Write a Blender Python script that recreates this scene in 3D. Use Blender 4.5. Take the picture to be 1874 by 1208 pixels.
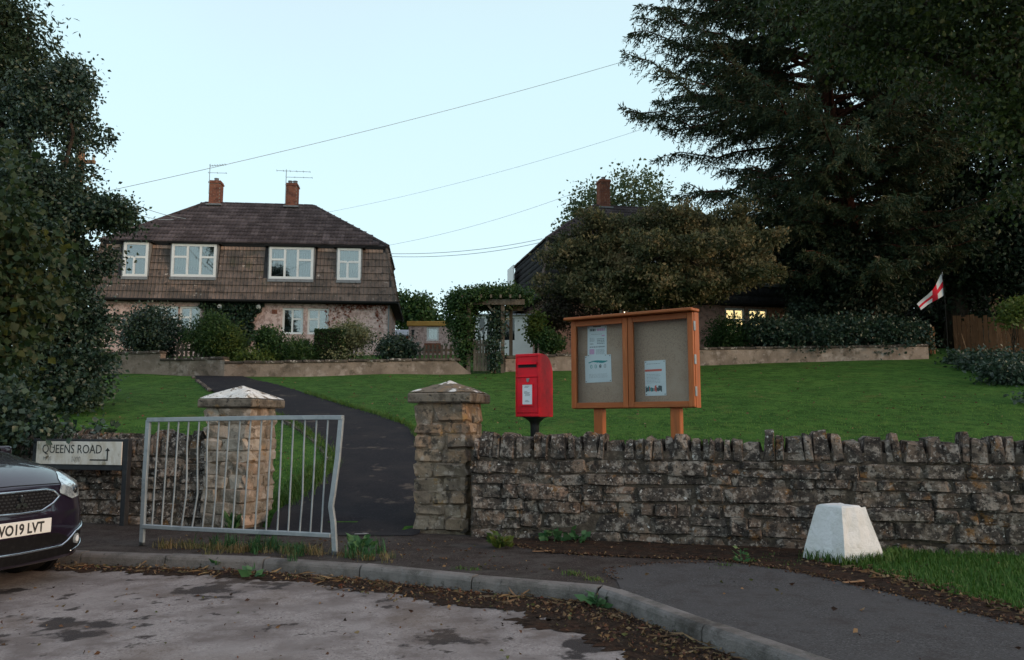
import bpy, bmesh, math, random
import numpy as np
from mathutils import Vector, Matrix, Euler
for _o in list(bpy.data.objects): bpy.data.objects.remove(_o)
S = bpy.context.scene
C = S.collection
R = math.radians
rnd = random.Random(7)

# ------------------------------------------------------------------ camera, sky, sun, exposure
CAM_H, FPX = 1.3, 1458.0
PITCH = math.atan(171 / FPX)
cam_d = bpy.data.cameras.new('camera'); cam = bpy.data.objects.new('camera', cam_d); C.objects.link(cam)
cam_d.sensor_fit = 'HORIZONTAL'; cam_d.sensor_width = 36; cam_d.lens = 36 * FPX / 1874
cam_d.clip_start = 0.05; cam_d.clip_end = 2000
cam.location = (0, 0, CAM_H); cam.rotation_euler = (R(90) + PITCH, 0, 0)
S.camera = cam
SUN_EL, SUN_AZ = R(13), R(112)          # azimuth clockwise from +Y
w = bpy.data.worlds.new('World'); S.world = w; w.use_nodes = True
nt = w.node_tree; nt.nodes.clear()
sky = nt.nodes.new('ShaderNodeTexSky'); sky.sky_type = 'NISHITA'; sky.sun_disc = False
sky.sun_elevation = SUN_EL; sky.sun_rotation = SUN_AZ; sky.air_density = 1.0; sky.dust_density = 2.0; sky.ozone_density = 1.5
bg1 = nt.nodes.new('ShaderNodeBackground'); bg1.inputs[1].default_value = 0.05
nt.links.new(sky.outputs[0], bg1.inputs[0])
# thin even high cloud lit from above: a pale veil over the whole sky, a little whiter low down
tc = nt.nodes.new('ShaderNodeTexCoord'); sp = nt.nodes.new('ShaderNodeSeparateXYZ'); nt.links.new(tc.outputs['Generated'], sp.inputs[0])
nz = nt.nodes.new('ShaderNodeTexNoise'); nz.inputs['Scale'].default_value = 2.2; nz.inputs['Detail'].default_value = 4; nt.links.new(tc.outputs['Generated'], nz.inputs['Vector'])
ad = nt.nodes.new('ShaderNodeMath'); ad.operation = 'MULTIPLY_ADD'; ad.inputs[1].default_value = 0.22; nt.links.new(nz.outputs[0], ad.inputs[0]); nt.links.new(sp.outputs[2], ad.inputs[2])
rp = nt.nodes.new('ShaderNodeValToRGB'); rp.color_ramp.elements[0].position = 0.10; rp.color_ramp.elements[1].position = 1.0; _e = rp.color_ramp.elements.new(0.52); _e.color = (0.57, 0.76, 0.79, 1)
rp.color_ramp.elements[0].color = (0.61, 0.775, 0.815, 1); rp.color_ramp.elements[2].color = (0.54, 0.55, 0.64, 1)
nt.links.new(ad.outputs[0], rp.inputs[0])
bg2 = nt.nodes.new('ShaderNodeBackground'); bg2.inputs[1].default_value = 1.0; nt.links.new(rp.outputs[0], bg2.inputs[0])
ash = nt.nodes.new('ShaderNodeAddShader'); nt.links.new(bg1.outputs[0], ash.inputs[0]); nt.links.new(bg2.outputs[0], ash.inputs[1])
wo = nt.nodes.new('ShaderNodeOutputWorld'); nt.links.new(ash.outputs[0], wo.inputs[0])
sl = bpy.data.lights.new('sun', 'SUN'); sl.energy = 1.35; sl.angle = R(25); sl.color = (1.0, 0.62, 0.38)
so = bpy.data.objects.new('sun', sl); C.objects.link(so)
so.location = (20, -10, 30)
_sd = Vector((math.sin(SUN_AZ) * math.cos(SUN_EL), math.cos(SUN_AZ) * math.cos(SUN_EL), math.sin(SUN_EL)))
so.rotation_euler = _sd.to_track_quat('Z', 'Y').to_euler()
S.view_settings.view_transform = 'Standard'; S.view_settings.look = 'None'; S.view_settings.gamma = 1; S.view_settings.exposure = 0.18
S.view_settings.use_curve_mapping = False
S.cycles.use_denoising = True
S.cycles.max_bounces = 6; S.cycles.diffuse_bounces = 3; S.cycles.glossy_bounces = 3; S.cycles.transmission_bounces = 6; S.cycles.transparent_max_bounces = 6
S.cycles.pixel_filter_type = 'BLACKMAN_HARRIS'; S.cycles.filter_width = 1.5
S.cycles.use_adaptive_sampling = True; S.cycles.adaptive_threshold = 0.015

# ------------------------------------------------------------------ helpers
_c, _s = math.cos(PITCH), math.sin(PITCH)
def ray(px, py):
    a = (px - 937) / FPX; b = (604 - py) / FPX
    return Vector((a, _c - b * _s, _s + b * _c))
def P(px, py, Y):                        # the point seen at a photo pixel, at a measured distance
    d = ray(px, py); t = Y / d.y
    return Vector((d.x * t, Y, CAM_H + t * d.z))
def G(px, py, z=0.0):
    d = ray(px, py); t = (z - CAM_H) / d.z
    return Vector((d.x * t, d.y * t, z))
def wall_y(x): return 8.64 - 0.265 * (np.clip(x, -9, 9) + 0.39)
def H(x, y):
    x = np.asarray(x, float); y = np.asarray(y, float)
    z = 0.12 + 0.167 * (np.minimum(y, 33) - 8.9)
    z = np.maximum(z, 0.10) + 0.03 * np.maximum(y - 33, 0)
    z = z + 0.015 * np.clip(x - 1, 0, 25) * np.clip((y - 9) / 10, 0, 1)
    return np.where(y < wall_y(x) + 0.2, -0.12, z)
def h1(x, y): return float(H(x, y))
def T(px, py):                           # the point of the hillside seen at a photo pixel
    d = ray(px, py); t = 8.6 / d.y
    while t < 80:
        q = d * t
        if h1(q.x, q.y) >= CAM_H + q.z: break
        t += 0.02
    q = d * t
    return Vector((q.x, q.y, h1(q.x, q.y)))

def tag(o, label=None, cat=None, group=None, kind=None):
    if label: o['label'] = label
    if cat: o['category'] = cat
    if group: o['group'] = group
    if kind: o['kind'] = kind
    return o
def thing(name, label, cat, loc=(0, 0, 0), rz=0.0, group=None):
    o = bpy.data.objects.new(name, None); C.objects.link(o); o.empty_display_size = 0.2
    o.location = loc; o.rotation_euler = (0, 0, rz)
    return tag(o, label, cat, group)
def link(name, me, parent=None, loc=None, rot=None, scale=None):
    o = bpy.data.objects.new(name, me); C.objects.link(o)
    if parent: o.parent = parent
    if loc is not None: o.location = loc
    if rot is not None: o.rotation_euler = rot
    if scale is not None: o.scale = scale
    return o

class MB:
    def __init__(s): s.v = []; s.f = []
    def add(s, vs, fs):
        n = len(s.v); s.v += [tuple(v) for v in vs]; s.f += [tuple(i + n for i in f) for f in fs]; return s
    def box(s, c, d, rot=None):
        m = Euler(rot).to_matrix() if rot else Matrix.Identity(3); c = Vector(c)
        vs = [c + m @ Vector((x * d[0] / 2, y * d[1] / 2, z * d[2] / 2)) for x in (-1, 1) for y in (-1, 1) for z in (-1, 1)]
        return s.add(vs, [(0, 1, 3, 2), (4, 6, 7, 5), (0, 4, 5, 1), (2, 3, 7, 6), (0, 2, 6, 4), (1, 5, 7, 3)])
    def bx(s, x0, x1, y0, y1, z0, z1): return s.box(((x0 + x1) / 2, (y0 + y1) / 2, (z0 + z1) / 2), (x1 - x0, y1 - y0, z1 - z0))
    def tube(s, pts, r, n=8, cap=True):
        pts = [Vector(p) for p in pts]; k = len(pts)
        rs = r if isinstance(r, (list, tuple)) else [r] * k
        vs = []
        for i, p in enumerate(pts):
            d = (pts[min(i + 1, k - 1)] - pts[max(i - 1, 0)])
            d = d.normalized() if d.length > 1e-9 else Vector((0, 0, 1))
            u = d.cross(Vector((0, 0, 1)) if abs(d.z) < 0.95 else Vector((1, 0, 0))).normalized(); w_ = d.cross(u)
            for j in range(n):
                a = 2 * math.pi * (j + 0.5) / n
                vs.append(p + (u * math.cos(a) + w_ * math.sin(a)) * rs[i])
        fs = [(i * n + j, i * n + (j + 1) % n, (i + 1) * n + (j + 1) % n, (i + 1) * n + j) for i in range(k - 1) for j in range(n)]
        if cap: fs += [tuple(range(n))[::-1], tuple((k - 1) * n + j for j in range(n))]
        return s.add(vs, fs)
    def prism(s, poly, ax, a, b):        # poly: 2-D outline; ax: axis of extrusion
        def mk(p, t): return {'x': (t, p[0], p[1]), 'y': (p[0], t, p[1]), 'z': (p[0], p[1], t)}[ax]
        n = len(poly)
        vs = [mk(p, a) for p in poly] + [mk(p, b) for p in poly]
        return s.add(vs, [tuple(range(n)), tuple(range(2 * n - 1, n - 1, -1))] + [(i, (i + 1) % n, n + (i + 1) % n, n + i) for i in range(n)])
    def disc(s, c, nrm, r, depth=0.0, n=20):
        nrm = Vector(nrm).normalized(); return s.tube([Vector(c), Vector(c) + nrm * max(depth, 0.001)], r, n)
    def mesh(s, name, mat, bevel=0, smooth=False, seg=1):
        me = bpy.data.meshes.new(name); me.from_pydata(s.v, [], s.f); me.update()
        bm = bmesh.new(); bm.from_mesh(me)
        bmesh.ops.recalc_face_normals(bm, faces=bm.faces)
        if bevel:
            bmesh.ops.bevel(bm, geom=[e for e in bm.edges if len(e.link_faces) == 2 and e.calc_face_angle(0) > 0.5], offset=bevel, segments=seg, affect='EDGES', clamp_overlap=True, profile=0.6)
        bm.to_mesh(me); bm.free()
        if mat: me.materials.append(mat)
        if smooth:
            me.polygons.foreach_set('use_smooth', [True] * len(me.polygons))
        return me
    def build(s, name, mat, parent=None, bevel=0, smooth=False, seg=1, loc=None, rot=None):
        return link(name, s.mesh(name, mat, bevel, smooth, seg), parent, loc, rot)
def np_mesh(name, v, f, mat, parent=None, tint=None, smooth=False):
    v = np.asarray(v, np.float32).reshape(-1, 3); f = np.asarray(f, np.int32); k = f.shape[1]
    me = bpy.data.meshes.new(name)
    me.vertices.add(len(v)); me.vertices.foreach_set('co', v.ravel())
    me.loops.add(f.size); me.loops.foreach_set('vertex_index', f.ravel())
    me.polygons.add(len(f)); me.polygons.foreach_set('loop_start', np.arange(len(f), dtype=np.int32) * k)
    me.update(calc_edges=True); me.validate()
    if tint is not None:
        a = me.attributes.new('tint', 'FLOAT', 'FACE'); a.data.foreach_set('value', np.asarray(tint, np.float32))
    if smooth: me.polygons.foreach_set('use_smooth', [True] * len(f))
    me.materials.append(mat)
    return link(name, me, parent)

# ------------------------------------------------------------------ materials
def new_mat(name):
    m = bpy.data.materials.new(name); m.use_nodes = True
    t = m.node_tree; b = t.nodes['Principled BSDF']
    return m, t, b
def mat(name, base, rough=0.8, layers=(), bump=0.0, bscale=40, bdist=0.01, rand=0.0, spec=0.3, metal=0.0, coord='P', coat=0.0, stretch=(1, 1, 1), hue=0.0, island=0.0):
    """base colour, then layers (colour, scale, low, high[, detail[, strength]]) of noise patches; bump; rand = brightness spread per object"""
    m, t, b = new_mat(name); N, L = t.nodes, t.links
    b.inputs['Roughness'].default_value = rough; b.inputs['Metallic'].default_value = metal
    b.inputs['Specular IOR Level'].default_value = spec if rough < 0.75 or spec != 0.3 else 0.06; b.inputs['Coat Weight'].default_value = coat
    if coord == 'P': src = N.new('ShaderNodeNewGeometry').outputs['Position']
    else: src = N.new('ShaderNodeTexCoord').outputs['Object']
    if stretch != (1, 1, 1):
        mp = N.new('ShaderNodeMapping'); mp.inputs['Scale'].default_value = stretch; L.new(src, mp.inputs[0]); src = mp.outputs[0]
    rgb = N.new('ShaderNodeRGB'); rgb.outputs[0].default_value = (*base, 1); cur = rgb.outputs[0]
    if island:
        mr = N.new('ShaderNodeMapRange'); L.new(N.new('ShaderNodeNewGeometry').outputs['Random Per Island'], mr.inputs[0]); mr.inputs[3].default_value = 1 - island; mr.inputs[4].default_value = 1 + island
        hs = N.new('ShaderNodeHueSaturation'); L.new(cur, hs.inputs['Color']); L.new(mr.outputs[0], hs.inputs['Value']); cur = hs.outputs[0]
    if rand or hue:
        oi = N.new('ShaderNodeObjectInfo'); mr = N.new('ShaderNodeMapRange'); L.new(oi.outputs['Random'], mr.inputs[0])
        mr.inputs[3].default_value = 1 - rand; mr.inputs[4].default_value = 1 + rand
        hs = N.new('ShaderNodeHueSaturation'); L.new(cur, hs.inputs['Color']); L.new(mr.outputs[0], hs.inputs['Value'])
        if hue:
            wn = N.new('ShaderNodeTexWhiteNoise'); wn.noise_dimensions = '1D'; L.new(oi.outputs['Random'], wn.inputs['W'])
            m2 = N.new('ShaderNodeMapRange'); L.new(wn.outputs[0], m2.inputs[0]); m2.inputs[3].default_value = 0.5 - hue; m2.inputs[4].default_value = 0.5 + hue; L.new(m2.outputs[0], hs.inputs['Hue'])
            m3 = N.new('ShaderNodeMapRange'); L.new(wn.outputs[0], m3.inputs[0]); m3.inputs[3].default_value = 1.25; m3.inputs[4].default_value = 0.7; L.new(m3.outputs[0], hs.inputs['Saturation'])
        cur = hs.outputs[0]
    for i, ly in enumerate(layers):
        col, sc, lo, hi = ly[:4]; det = ly[4] if len(ly) > 4 else 5; st = ly[5] if len(ly) > 5 else 1.0
        n = N.new('ShaderNodeTexNoise'); n.noise_dimensions = '3D'; n.inputs['Scale'].default_value = sc; n.inputs['Detail'].default_value = det; n.inputs['Roughness'].default_value = 0.62
        of = N.new('ShaderNodeVectorMath'); of.operation = 'ADD'; of.inputs[1].default_value = (17.3 * i + 3, -9.1 * i, 5.7 * i); L.new(src, of.inputs[0]); L.new(of.outputs[0], n.inputs['Vector'])
        r = N.new('ShaderNodeMapRange'); r.inputs[1].default_value = lo; r.inputs[2].default_value = hi; r.inputs[4].default_value = st; L.new(n.outputs[0], r.inputs[0])
        x = N.new('ShaderNodeMix'); x.data_type = 'RGBA'; L.new(r.outputs[0], x.inputs[0]); L.new(cur, x.inputs[6]); x.inputs[7].default_value = (*col, 1); cur = x.outputs[2]
    L.new(cur, b.inputs['Base Color'])
    if bump:
        n = N.new('ShaderNodeTexNoise'); n.inputs['Scale'].default_value = bscale; n.inputs['Detail'].default_value = 6; n.inputs['Roughness'].default_value = 0.7; L.new(src, n.inputs['Vector'])
        bp = N.new('ShaderNodeBump'); bp.inputs['Strength'].default_value = bump; bp.inputs['Distance'].default_value = bdist; L.new(n.outputs[0], bp.inputs['Height']); L.new(bp.outputs[0], b.inputs['Normal'])
    return m
def leaf_mat(name, cols, rough=0.55, trans=0.3, spec=0.25):
    m, t, b = new_mat(name); N, L = t.nodes, t.links
    at = N.new('ShaderNodeAttribute'); at.attribute_name = 'tint'
    r = N.new('ShaderNodeValToRGB'); el = r.color_ramp.elements
    while len(el) < len(cols): el.new(0.5)
    for i, c in enumerate(cols): el[i].position = i / (len(cols) - 1); el[i].color = (*c, 1)
    L.new(at.outputs['Fac'], r.inputs[0]); L.new(r.outputs[0], b.inputs['Base Color'])
    b.inputs['Roughness'].default_value = rough; b.inputs['Specular IOR Level'].default_value = spec
    tr = N.new('ShaderNodeBsdfTranslucent'); L.new(r.outputs[0], tr.inputs[0])
    mx = N.new('ShaderNodeMixShader'); mx.inputs[0].default_value = trans
    L.new(b.outputs[0], mx.inputs[1]); L.new(tr.outputs[0], mx.inputs[2]); L.new(mx.outputs[0], t.nodes['Material Output'].inputs[0])
    return m
def glass_mat(name, tint=(0.02, 0.025, 0.03), rough=0.03, alpha=0.55):
    m, t, b = new_mat(name); N, L = t.nodes, t.links
    g = N.new('ShaderNodeBsdfGlossy'); g.inputs['Roughness'].default_value = rough
    tr = N.new('ShaderNodeBsdfTransparent'); tr.inputs[0].default_value = (0.75, 0.8, 0.8, 1)
    fr = N.new('ShaderNodeFresnel'); fr.inputs[0].default_value = 1.6
    if alpha == 0.0: fr.inputs[0].default_value = 1.12; tr.inputs[0].default_value = (0.93, 0.95, 0.95, 1)
    mr = N.new('ShaderNodeMapRange'); mr.inputs[3].default_value = alpha * 0.35; mr.inputs[4].default_value = 1; L.new(fr.outputs[0], mr.inputs[0])
    mx = N.new('ShaderNodeMixShader'); L.new(mr.outputs[0], mx.inputs[0]); L.new(tr.outputs[0], mx.inputs[1]); L.new(g.outputs[0], mx.inputs[2])
    L.new(mx.outputs[0], t.nodes['Material Output'].inputs[0])
    return m
def emit_mat(name, col, s):
    m, t, b = new_mat(name); b.inputs['Emission Color'].default_value = (*col, 1); b.inputs['Emission Strength'].default_value = s; b.inputs['Base Color'].default_value = (*col, 1)
    return m

M = {}
M['lawn'] = mat('lawn', (0.043, 0.108, 0.023), 0.9, [((0.072, 0.155, 0.031), 0.9, 0.40, 0.62, 8), ((0.022, 0.064, 0.012), 3.5, 0.46, 0.62, 9, 0.85), ((0.11, 0.125, 0.036), 1.6, 0.56, 0.70, 9, 0.7), ((0.095, 0.165, 0.032), 16, 0.52, 0.62, 5, 0.7), ((0.014, 0.042, 0.008), 22, 0.54, 0.64, 5, 0.75)], 0.9, 40, 0.04)
M['road'] = mat('road', (0.265, 0.232, 0.222), 0.9, [((0.11, 0.094, 0.088), 45, 0.54, 0.64, 3, 0.75), ((0.38, 0.35, 0.34), 60, 0.55, 0.64, 3, 0.75), ((0.12, 0.10, 0.09), 12, 0.56, 0.66, 8, 0.6), ((0.155, 0.13, 0.122), 3.2, 0.42, 0.62, 8), ((0.28, 0.25, 0.24), 1.3, 0.5, 0.7, 7, 0.7), ((0.05, 0.043, 0.042), 1.35, 0.56, 0.595, 11), ((0.06, 0.05, 0.047), 4.5, 0.60, 0.645, 9), ((0.12, 0.085, 0.062), 0.8, 0.5, 0.7, 8, 0.7), ((0.33, 0.32, 0.31), 160, 0.62, 0.72, 2, 0.5)], 0.5, 130, 0.012)
M['pave'] = mat('pave', (0.050, 0.040, 0.036), 0.9, [((0.11, 0.092, 0.084), 55, 0.54, 0.64, 2, 0.75), ((0.018, 0.014, 0.012), 65, 0.53, 0.63, 2, 0.8), ((0.075, 0.066, 0.06), 2.5, 0.45, 0.7), ((0.03, 0.024, 0.02), 5, 0.5, 0.7), ((0.2, 0.17, 0.14), 70, 0.7, 0.74, 2, 0.8)], 0.6, 120, 0.012)
M['tarmac'] = mat('tarmac', (0.070, 0.067, 0.067), 0.9, [((0.125, 0.12, 0.12), 60, 0.53, 0.63, 2, 0.8), ((0.028, 0.025, 0.025), 75, 0.53, 0.63, 2, 0.8), ((0.078, 0.074, 0.074), 1.5, 0.4, 0.7), ((0.048, 0.040, 0.038), 6, 0.5, 0.7, 7, 0.7), ((0.12, 0.115, 0.11), 180, 0.6, 0.7, 2, 0.6)], 0.5, 220, 0.008)
M['path'] = mat('path', (0.023, 0.022, 0.025), 0.9, [((0.05, 0.047, 0.048), 38, 0.57, 0.66, 3, 0.6), ((0.034, 0.031, 0.032), 1.6, 0.45, 0.65), ((0.13, 0.105, 0.085), 2.0, 0.61, 0.67, 9, 0.6), ((0.09, 0.085, 0.08), 150, 0.64, 0.72, 2, 0.5)], 0.5, 150, 0.01)
M['soil'] = mat('soil', (0.036, 0.025, 0.019), 0.95, [((0.12, 0.095, 0.075), 55, 0.58, 0.66, 3, 0.7), ((0.015, 0.011, 0.009), 45, 0.54, 0.64, 3, 0.7), ((0.055, 0.03, 0.02), 8, 0.45, 0.65), ((0.10, 0.075, 0.045), 30, 0.62, 0.7), ((0.018, 0.012, 0.01), 15, 0.5, 0.65)], 0.9, 60, 0.02)
M['kerb'] = mat('kerb', (0.215, 0.195, 0.185), 0.9, [((0.09, 0.085, 0.078), 4, 0.45, 0.7, 7), ((0.22, 0.215, 0.21), 9, 0.6, 0.72), ((0.05, 0.05, 0.045), 14, 0.62, 0.72), ((0.24, 0.23, 0.22), 130, 0.58, 0.68, 2, 0.7), ((0.06, 0.052, 0.045), 2.5, 0.55, 0.7, 9, 0.8)], 0.9, 70, 0.02, rand=0.15)
STONE = [((0.095, 0.080, 0.070), 4, 0.42, 0.54, 10), ((0.32, 0.16, 0.055), 5, 0.58, 0.65, 9, 0.7), ((0.40, 0.345, 0.30), 10, 0.54, 0.60, 10, 0.85), ((0.036, 0.032, 0.031), 11, 0.50, 0.58, 10, 0.8), ((0.09, 0.08, 0.04), 3, 0.60, 0.72, 6, 0.5), ((0.42, 0.37, 0.33), 26, 0.57, 0.62, 6, 0.8), ((0.03, 0.028, 0.028), 30, 0.58, 0.63, 6, 0.8), ((0.70, 0.66, 0.62), 20, 0.685, 0.70, 3)]
M['stone'] = mat('stone', (0.25, 0.195, 0.155), 0.95, STONE, 1.0, 22, 0.06, rand=0.28, hue=0.012)
M['pale_stone'] = mat('pale_stone', (0.37, 0.295, 0.235), 0.95, [((0.22, 0.18, 0.14), 5, 0.45, 0.62, 8), ((0.34, 0.20, 0.09), 5, 0.6, 0.68, 8, 0.7), ((0.50, 0.42, 0.36), 9, 0.54, 0.64, 9, 0.8), ((0.10, 0.08, 0.065), 11, 0.57, 0.65, 9, 0.85), ((0.5, 0.47, 0.42), 34, 0.68, 0.72, 3)], 1.0, 34, 0.025, rand=0.22, hue=0.01)
M['grey_stone'] = mat('grey_stone', (0.32, 0.235, 0.165), 0.95, [((0.18, 0.14, 0.11), 5, 0.45, 0.6, 8), ((0.34, 0.21, 0.09), 5, 0.58, 0.66, 8, 0.8), ((0.46, 0.38, 0.32), 9, 0.56, 0.66, 9, 0.8), ((0.07, 0.06, 0.052), 10, 0.55, 0.63, 9, 0.9), ((0.5, 0.47, 0.42), 34, 0.67, 0.71, 3)], 1.0, 34, 0.025, rand=0.25, hue=0.01)
M['cap'] = mat('cap', (0.20, 0.17, 0.14), 0.95, [((0.10, 0.085, 0.07), 9, 0.45, 0.6), ((0.28, 0.18, 0.09), 7, 0.58, 0.66, 8, 0.8), ((0.055, 0.05, 0.045), 18, 0.58, 0.66)], 1.0, 45, 0.02)
M['lichen_cap'] = mat('lichen_cap', (0.62, 0.60, 0.57), 0.95, [((0.75, 0.74, 0.72), 6, 0.5, 0.6), ((0.18, 0.145, 0.11), 8, 0.55, 0.59, 8), ((0.08, 0.07, 0.06), 28, 0.62, 0.66)], 0.7, 45, 0.015)
M['part_cap'] = mat('part_cap', (0.19, 0.155, 0.12), 0.95, [((0.27, 0.17, 0.09), 8, 0.5, 0.62, 8, 0.7), ((0.09, 0.075, 0.06), 12, 0.52, 0.64), ((0.66, 0.63, 0.60), 5.5, 0.575, 0.60, 8)], 0.9, 45, 0.018)
M['core'] = mat('core', (0.085, 0.068, 0.055), 1.0, [((0.16, 0.13, 0.10), 20, 0.5, 0.65), ((0.04, 0.034, 0.03), 9, 0.5, 0.7)], 1.0, 60, 0.02)
M['pale_mortar'] = mat('pale_mortar', (0.22, 0.165, 0.12), 1.0, [((0.30, 0.24, 0.18), 20, 0.5, 0.65), ((0.10, 0.08, 0.06), 9, 0.52, 0.7)], 1.0, 50, 0.03)
M['render_wall'] = mat('render_wall', (0.28, 0.225, 0.185), 0.95, [((0.17, 0.135, 0.11), 1.6, 0.42, 0.62, 9), ((0.40, 0.34, 0.30), 2.7, 0.54, 0.68, 9), ((0.10, 0.085, 0.065), 4.0, 0.56, 0.66, 9, 0.8), ((0.2, 0.1, 0.06), 2.2, 0.66, 0.72, 7, 0.5), ((0.5, 0.45, 0.4), 9, 0.66, 0.7, 6, 0.7)], 0.8, 25, 0.03)
M['coping'] = mat('coping', (0.11, 0.09, 0.075), 0.95, [((0.055, 0.048, 0.042), 5, 0.42, 0.6, 8), ((0.40, 0.36, 0.32), 7, 0.56, 0.64, 8), ((0.05, 0.07, 0.025), 3, 0.6, 0.7)], 0.8, 30, 0.02, rand=0.2)
M['galv'] = mat('galv', (0.30, 0.33, 0.35), 0.55, [((0.22, 0.25, 0.27), 7, 0.45, 0.65), ((0.42, 0.45, 0.47), 22, 0.6, 0.72, 4, 0.7), ((0.20, 0.13, 0.09), 12, 0.70, 0.76, 6, 0.5)], 0.15, 60, 0.003, metal=0.35, spec=0.4)
M['white_paint'] = mat('white_paint', (0.70, 0.70, 0.70), 0.8, [((0.60, 0.60, 0.58), 5, 0.42, 0.65, 8), ((0.36, 0.33, 0.25), 4, 0.60, 0.74, 9, 0.55), ((0.30, 0.32, 0.22), 11, 0.66, 0.74, 8, 0.6)], 0.8, 22, 0.02)
M['upvc'] = mat('upvc', (0.76, 0.76, 0.75), 0.45, [((0.68, 0.67, 0.65), 3, 0.5, 0.75)])
M['cedar'] = mat('cedar', (0.34, 0.092, 0.024), 0.5, [((0.22, 0.075, 0.022), 2.2, 0.45, 0.68, 8, 0.8), ((0.44, 0.18, 0.06), 5, 0.55, 0.7, 6, 0.6)], 0.25, 30, 0.003, coord='O', stretch=(9, 9, 0.9), rand=0.12)
M['cedar_h'] = mat('cedar_h', (0.34, 0.092, 0.024), 0.5, [((0.22, 0.075, 0.022), 2.2, 0.45, 0.68, 8, 0.8), ((0.44, 0.18, 0.06), 5, 0.55, 0.7, 6, 0.6)], 0.25, 30, 0.003, coord='O', stretch=(0.9, 9, 9), rand=0.12)
M['baize'] = mat('baize', (0.42, 0.295, 0.225), 0.95, [((0.33, 0.23, 0.175), 60, 0.45, 0.65, 3), ((0.45, 0.33, 0.26), 3, 0.5, 0.7)], 0.3, 300, 0.002)
M['paper'] = mat('paper', (0.66, 0.70, 0.74), 0.6, [((0.58, 0.62, 0.67), 5, 0.5, 0.8)])
M['ink'] = mat('ink', (0.26, 0.28, 0.30), 0.7)
M['ink_dark'] = mat('ink_dark', (0.09, 0.11, 0.12), 0.7)
M['ink_teal'] = mat('ink_teal', (0.04, 0.28, 0.29), 0.6)
M['ink_red'] = mat('ink_red', (0.62, 0.13, 0.10), 0.6)
M['ink_pink'] = mat('ink_pink', (0.62, 0.36, 0.55), 0.6)
M['post_red'] = mat('post_red', (0.66, 0.004, 0.018), 0.42, [((0.34, 0.006, 0.014), 4, 0.45, 0.7), ((0.20, 0.01, 0.012), 14, 0.66, 0.75, 6, 0.5)], 0.05, 50, 0.002, spec=0.25, coord='O')
M['black_iron'] = mat('black_iron', (0.012, 0.013, 0.014), 0.45, [((0.025, 0.026, 0.027), 15, 0.5, 0.7)], spec=0.4)
M['dark_steel'] = mat('dark_steel', (0.02, 0.022, 0.026), 0.5, [((0.035, 0.036, 0.04), 12, 0.5, 0.7)])
M['signwhite'] = mat('signwhite', (0.60, 0.57, 0.52), 0.6, [((0.47, 0.42, 0.34), 5, 0.48, 0.62, 8), ((0.24, 0.20, 0.12), 9, 0.58, 0.68, 8, 0.8), ((0.70, 0.68, 0.64), 14, 0.56, 0.7)], stretch=(1, 1, 0.45))
M['signblack'] = mat('signblack', (0.025, 0.025, 0.025), 0.6)
M['signfaint'] = mat('signfaint', (0.20, 0.19, 0.175), 0.7, [((0.40, 0.385, 0.36), 30, 0.48, 0.55)])
TL = [((0.10, 0.083, 0.074), 0.9, 0.44, 0.62, 8), ((0.27, 0.19, 0.15), 1.4, 0.56, 0.68, 8, 0.8), ((0.075, 0.063, 0.056), 5, 0.53, 0.66, 8), ((0.50, 0.44, 0.39), 5.0, 0.64, 0.69, 6, 0.7), ((0.07, 0.075, 0.04), 1.1, 0.6, 0.72, 8, 0.6)]
M['tile_pale'] = mat('tile_pale', (0.30, 0.205, 0.155), 0.9, [((0.2, 0.14, 0.11), 2, 0.5, 0.68, 7)], 0.4, 25, 0.01, rand=0.2)
M['tile'] = mat('tile', (0.175, 0.132, 0.112), 0.9, TL, 0.4, 25, 0.01, rand=0.22)
M['rooftile'] = mat('rooftile', (0.092, 0.074, 0.076), 0.9, [((0.062, 0.05, 0.052), 1.2, 0.45, 0.62, 7), ((0.14, 0.115, 0.11), 3.5, 0.58, 0.7, 7), ((0.35, 0.32, 0.28), 9, 0.72, 0.75, 4, 0.8)], 0.4, 25, 0.01, island=0.4)
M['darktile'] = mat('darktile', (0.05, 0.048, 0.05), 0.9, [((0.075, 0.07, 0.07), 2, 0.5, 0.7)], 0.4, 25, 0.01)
M['pebble'] = mat('pebble', (0.64, 0.46, 0.42), 0.95, [((0.40, 0.265, 0.235), 7, 0.46, 0.58, 5), ((0.68, 0.53, 0.49), 9, 0.56, 0.66, 6), ((0.36, 0.24, 0.20), 0.8, 0.55, 0.75, 6, 0.4)], 0.8, 12, 0.03)
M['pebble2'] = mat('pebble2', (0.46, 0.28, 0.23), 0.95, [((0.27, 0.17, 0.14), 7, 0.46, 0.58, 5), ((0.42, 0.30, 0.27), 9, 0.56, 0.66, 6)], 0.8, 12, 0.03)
M['soffit'] = mat('soffit', (0.018, 0.018, 0.018), 0.8)
M['brick'] = mat('brick', (0.26, 0.10, 0.065), 0.9, [((0.15, 0.065, 0.05), 4, 0.45, 0.62), ((0.36, 0.19, 0.13), 9, 0.56, 0.68), ((0.08, 0.05, 0.042), 3, 0.6, 0.7)], 0.4, 40, 0.01, rand=0.25)
M['mortar'] = mat('mortar', (0.30, 0.25, 0.21), 0.95, [((0.2, 0.16, 0.13), 12, 0.45, 0.65)])
M['lead'] = mat('lead', (0.20, 0.205, 0.21), 0.7, [((0.12, 0.12, 0.12), 9, 0.5, 0.7)])
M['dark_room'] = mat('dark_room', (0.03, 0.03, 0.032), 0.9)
M['curtain'] = mat('curtain', (0.50, 0.45, 0.37), 0.9, [((0.4, 0.35, 0.28), 2, 0.45, 0.65)], stretch=(14, 14, 0.3))
M['net'] = mat('net', (0.26, 0.28, 0.29), 0.9, [((0.17, 0.19, 0.21), 2, 0.45, 0.65)], stretch=(8, 8, 0.3))
M['glass'] = glass_mat('glass'); M['clear'] = glass_mat('clear', alpha=0.0)
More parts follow.
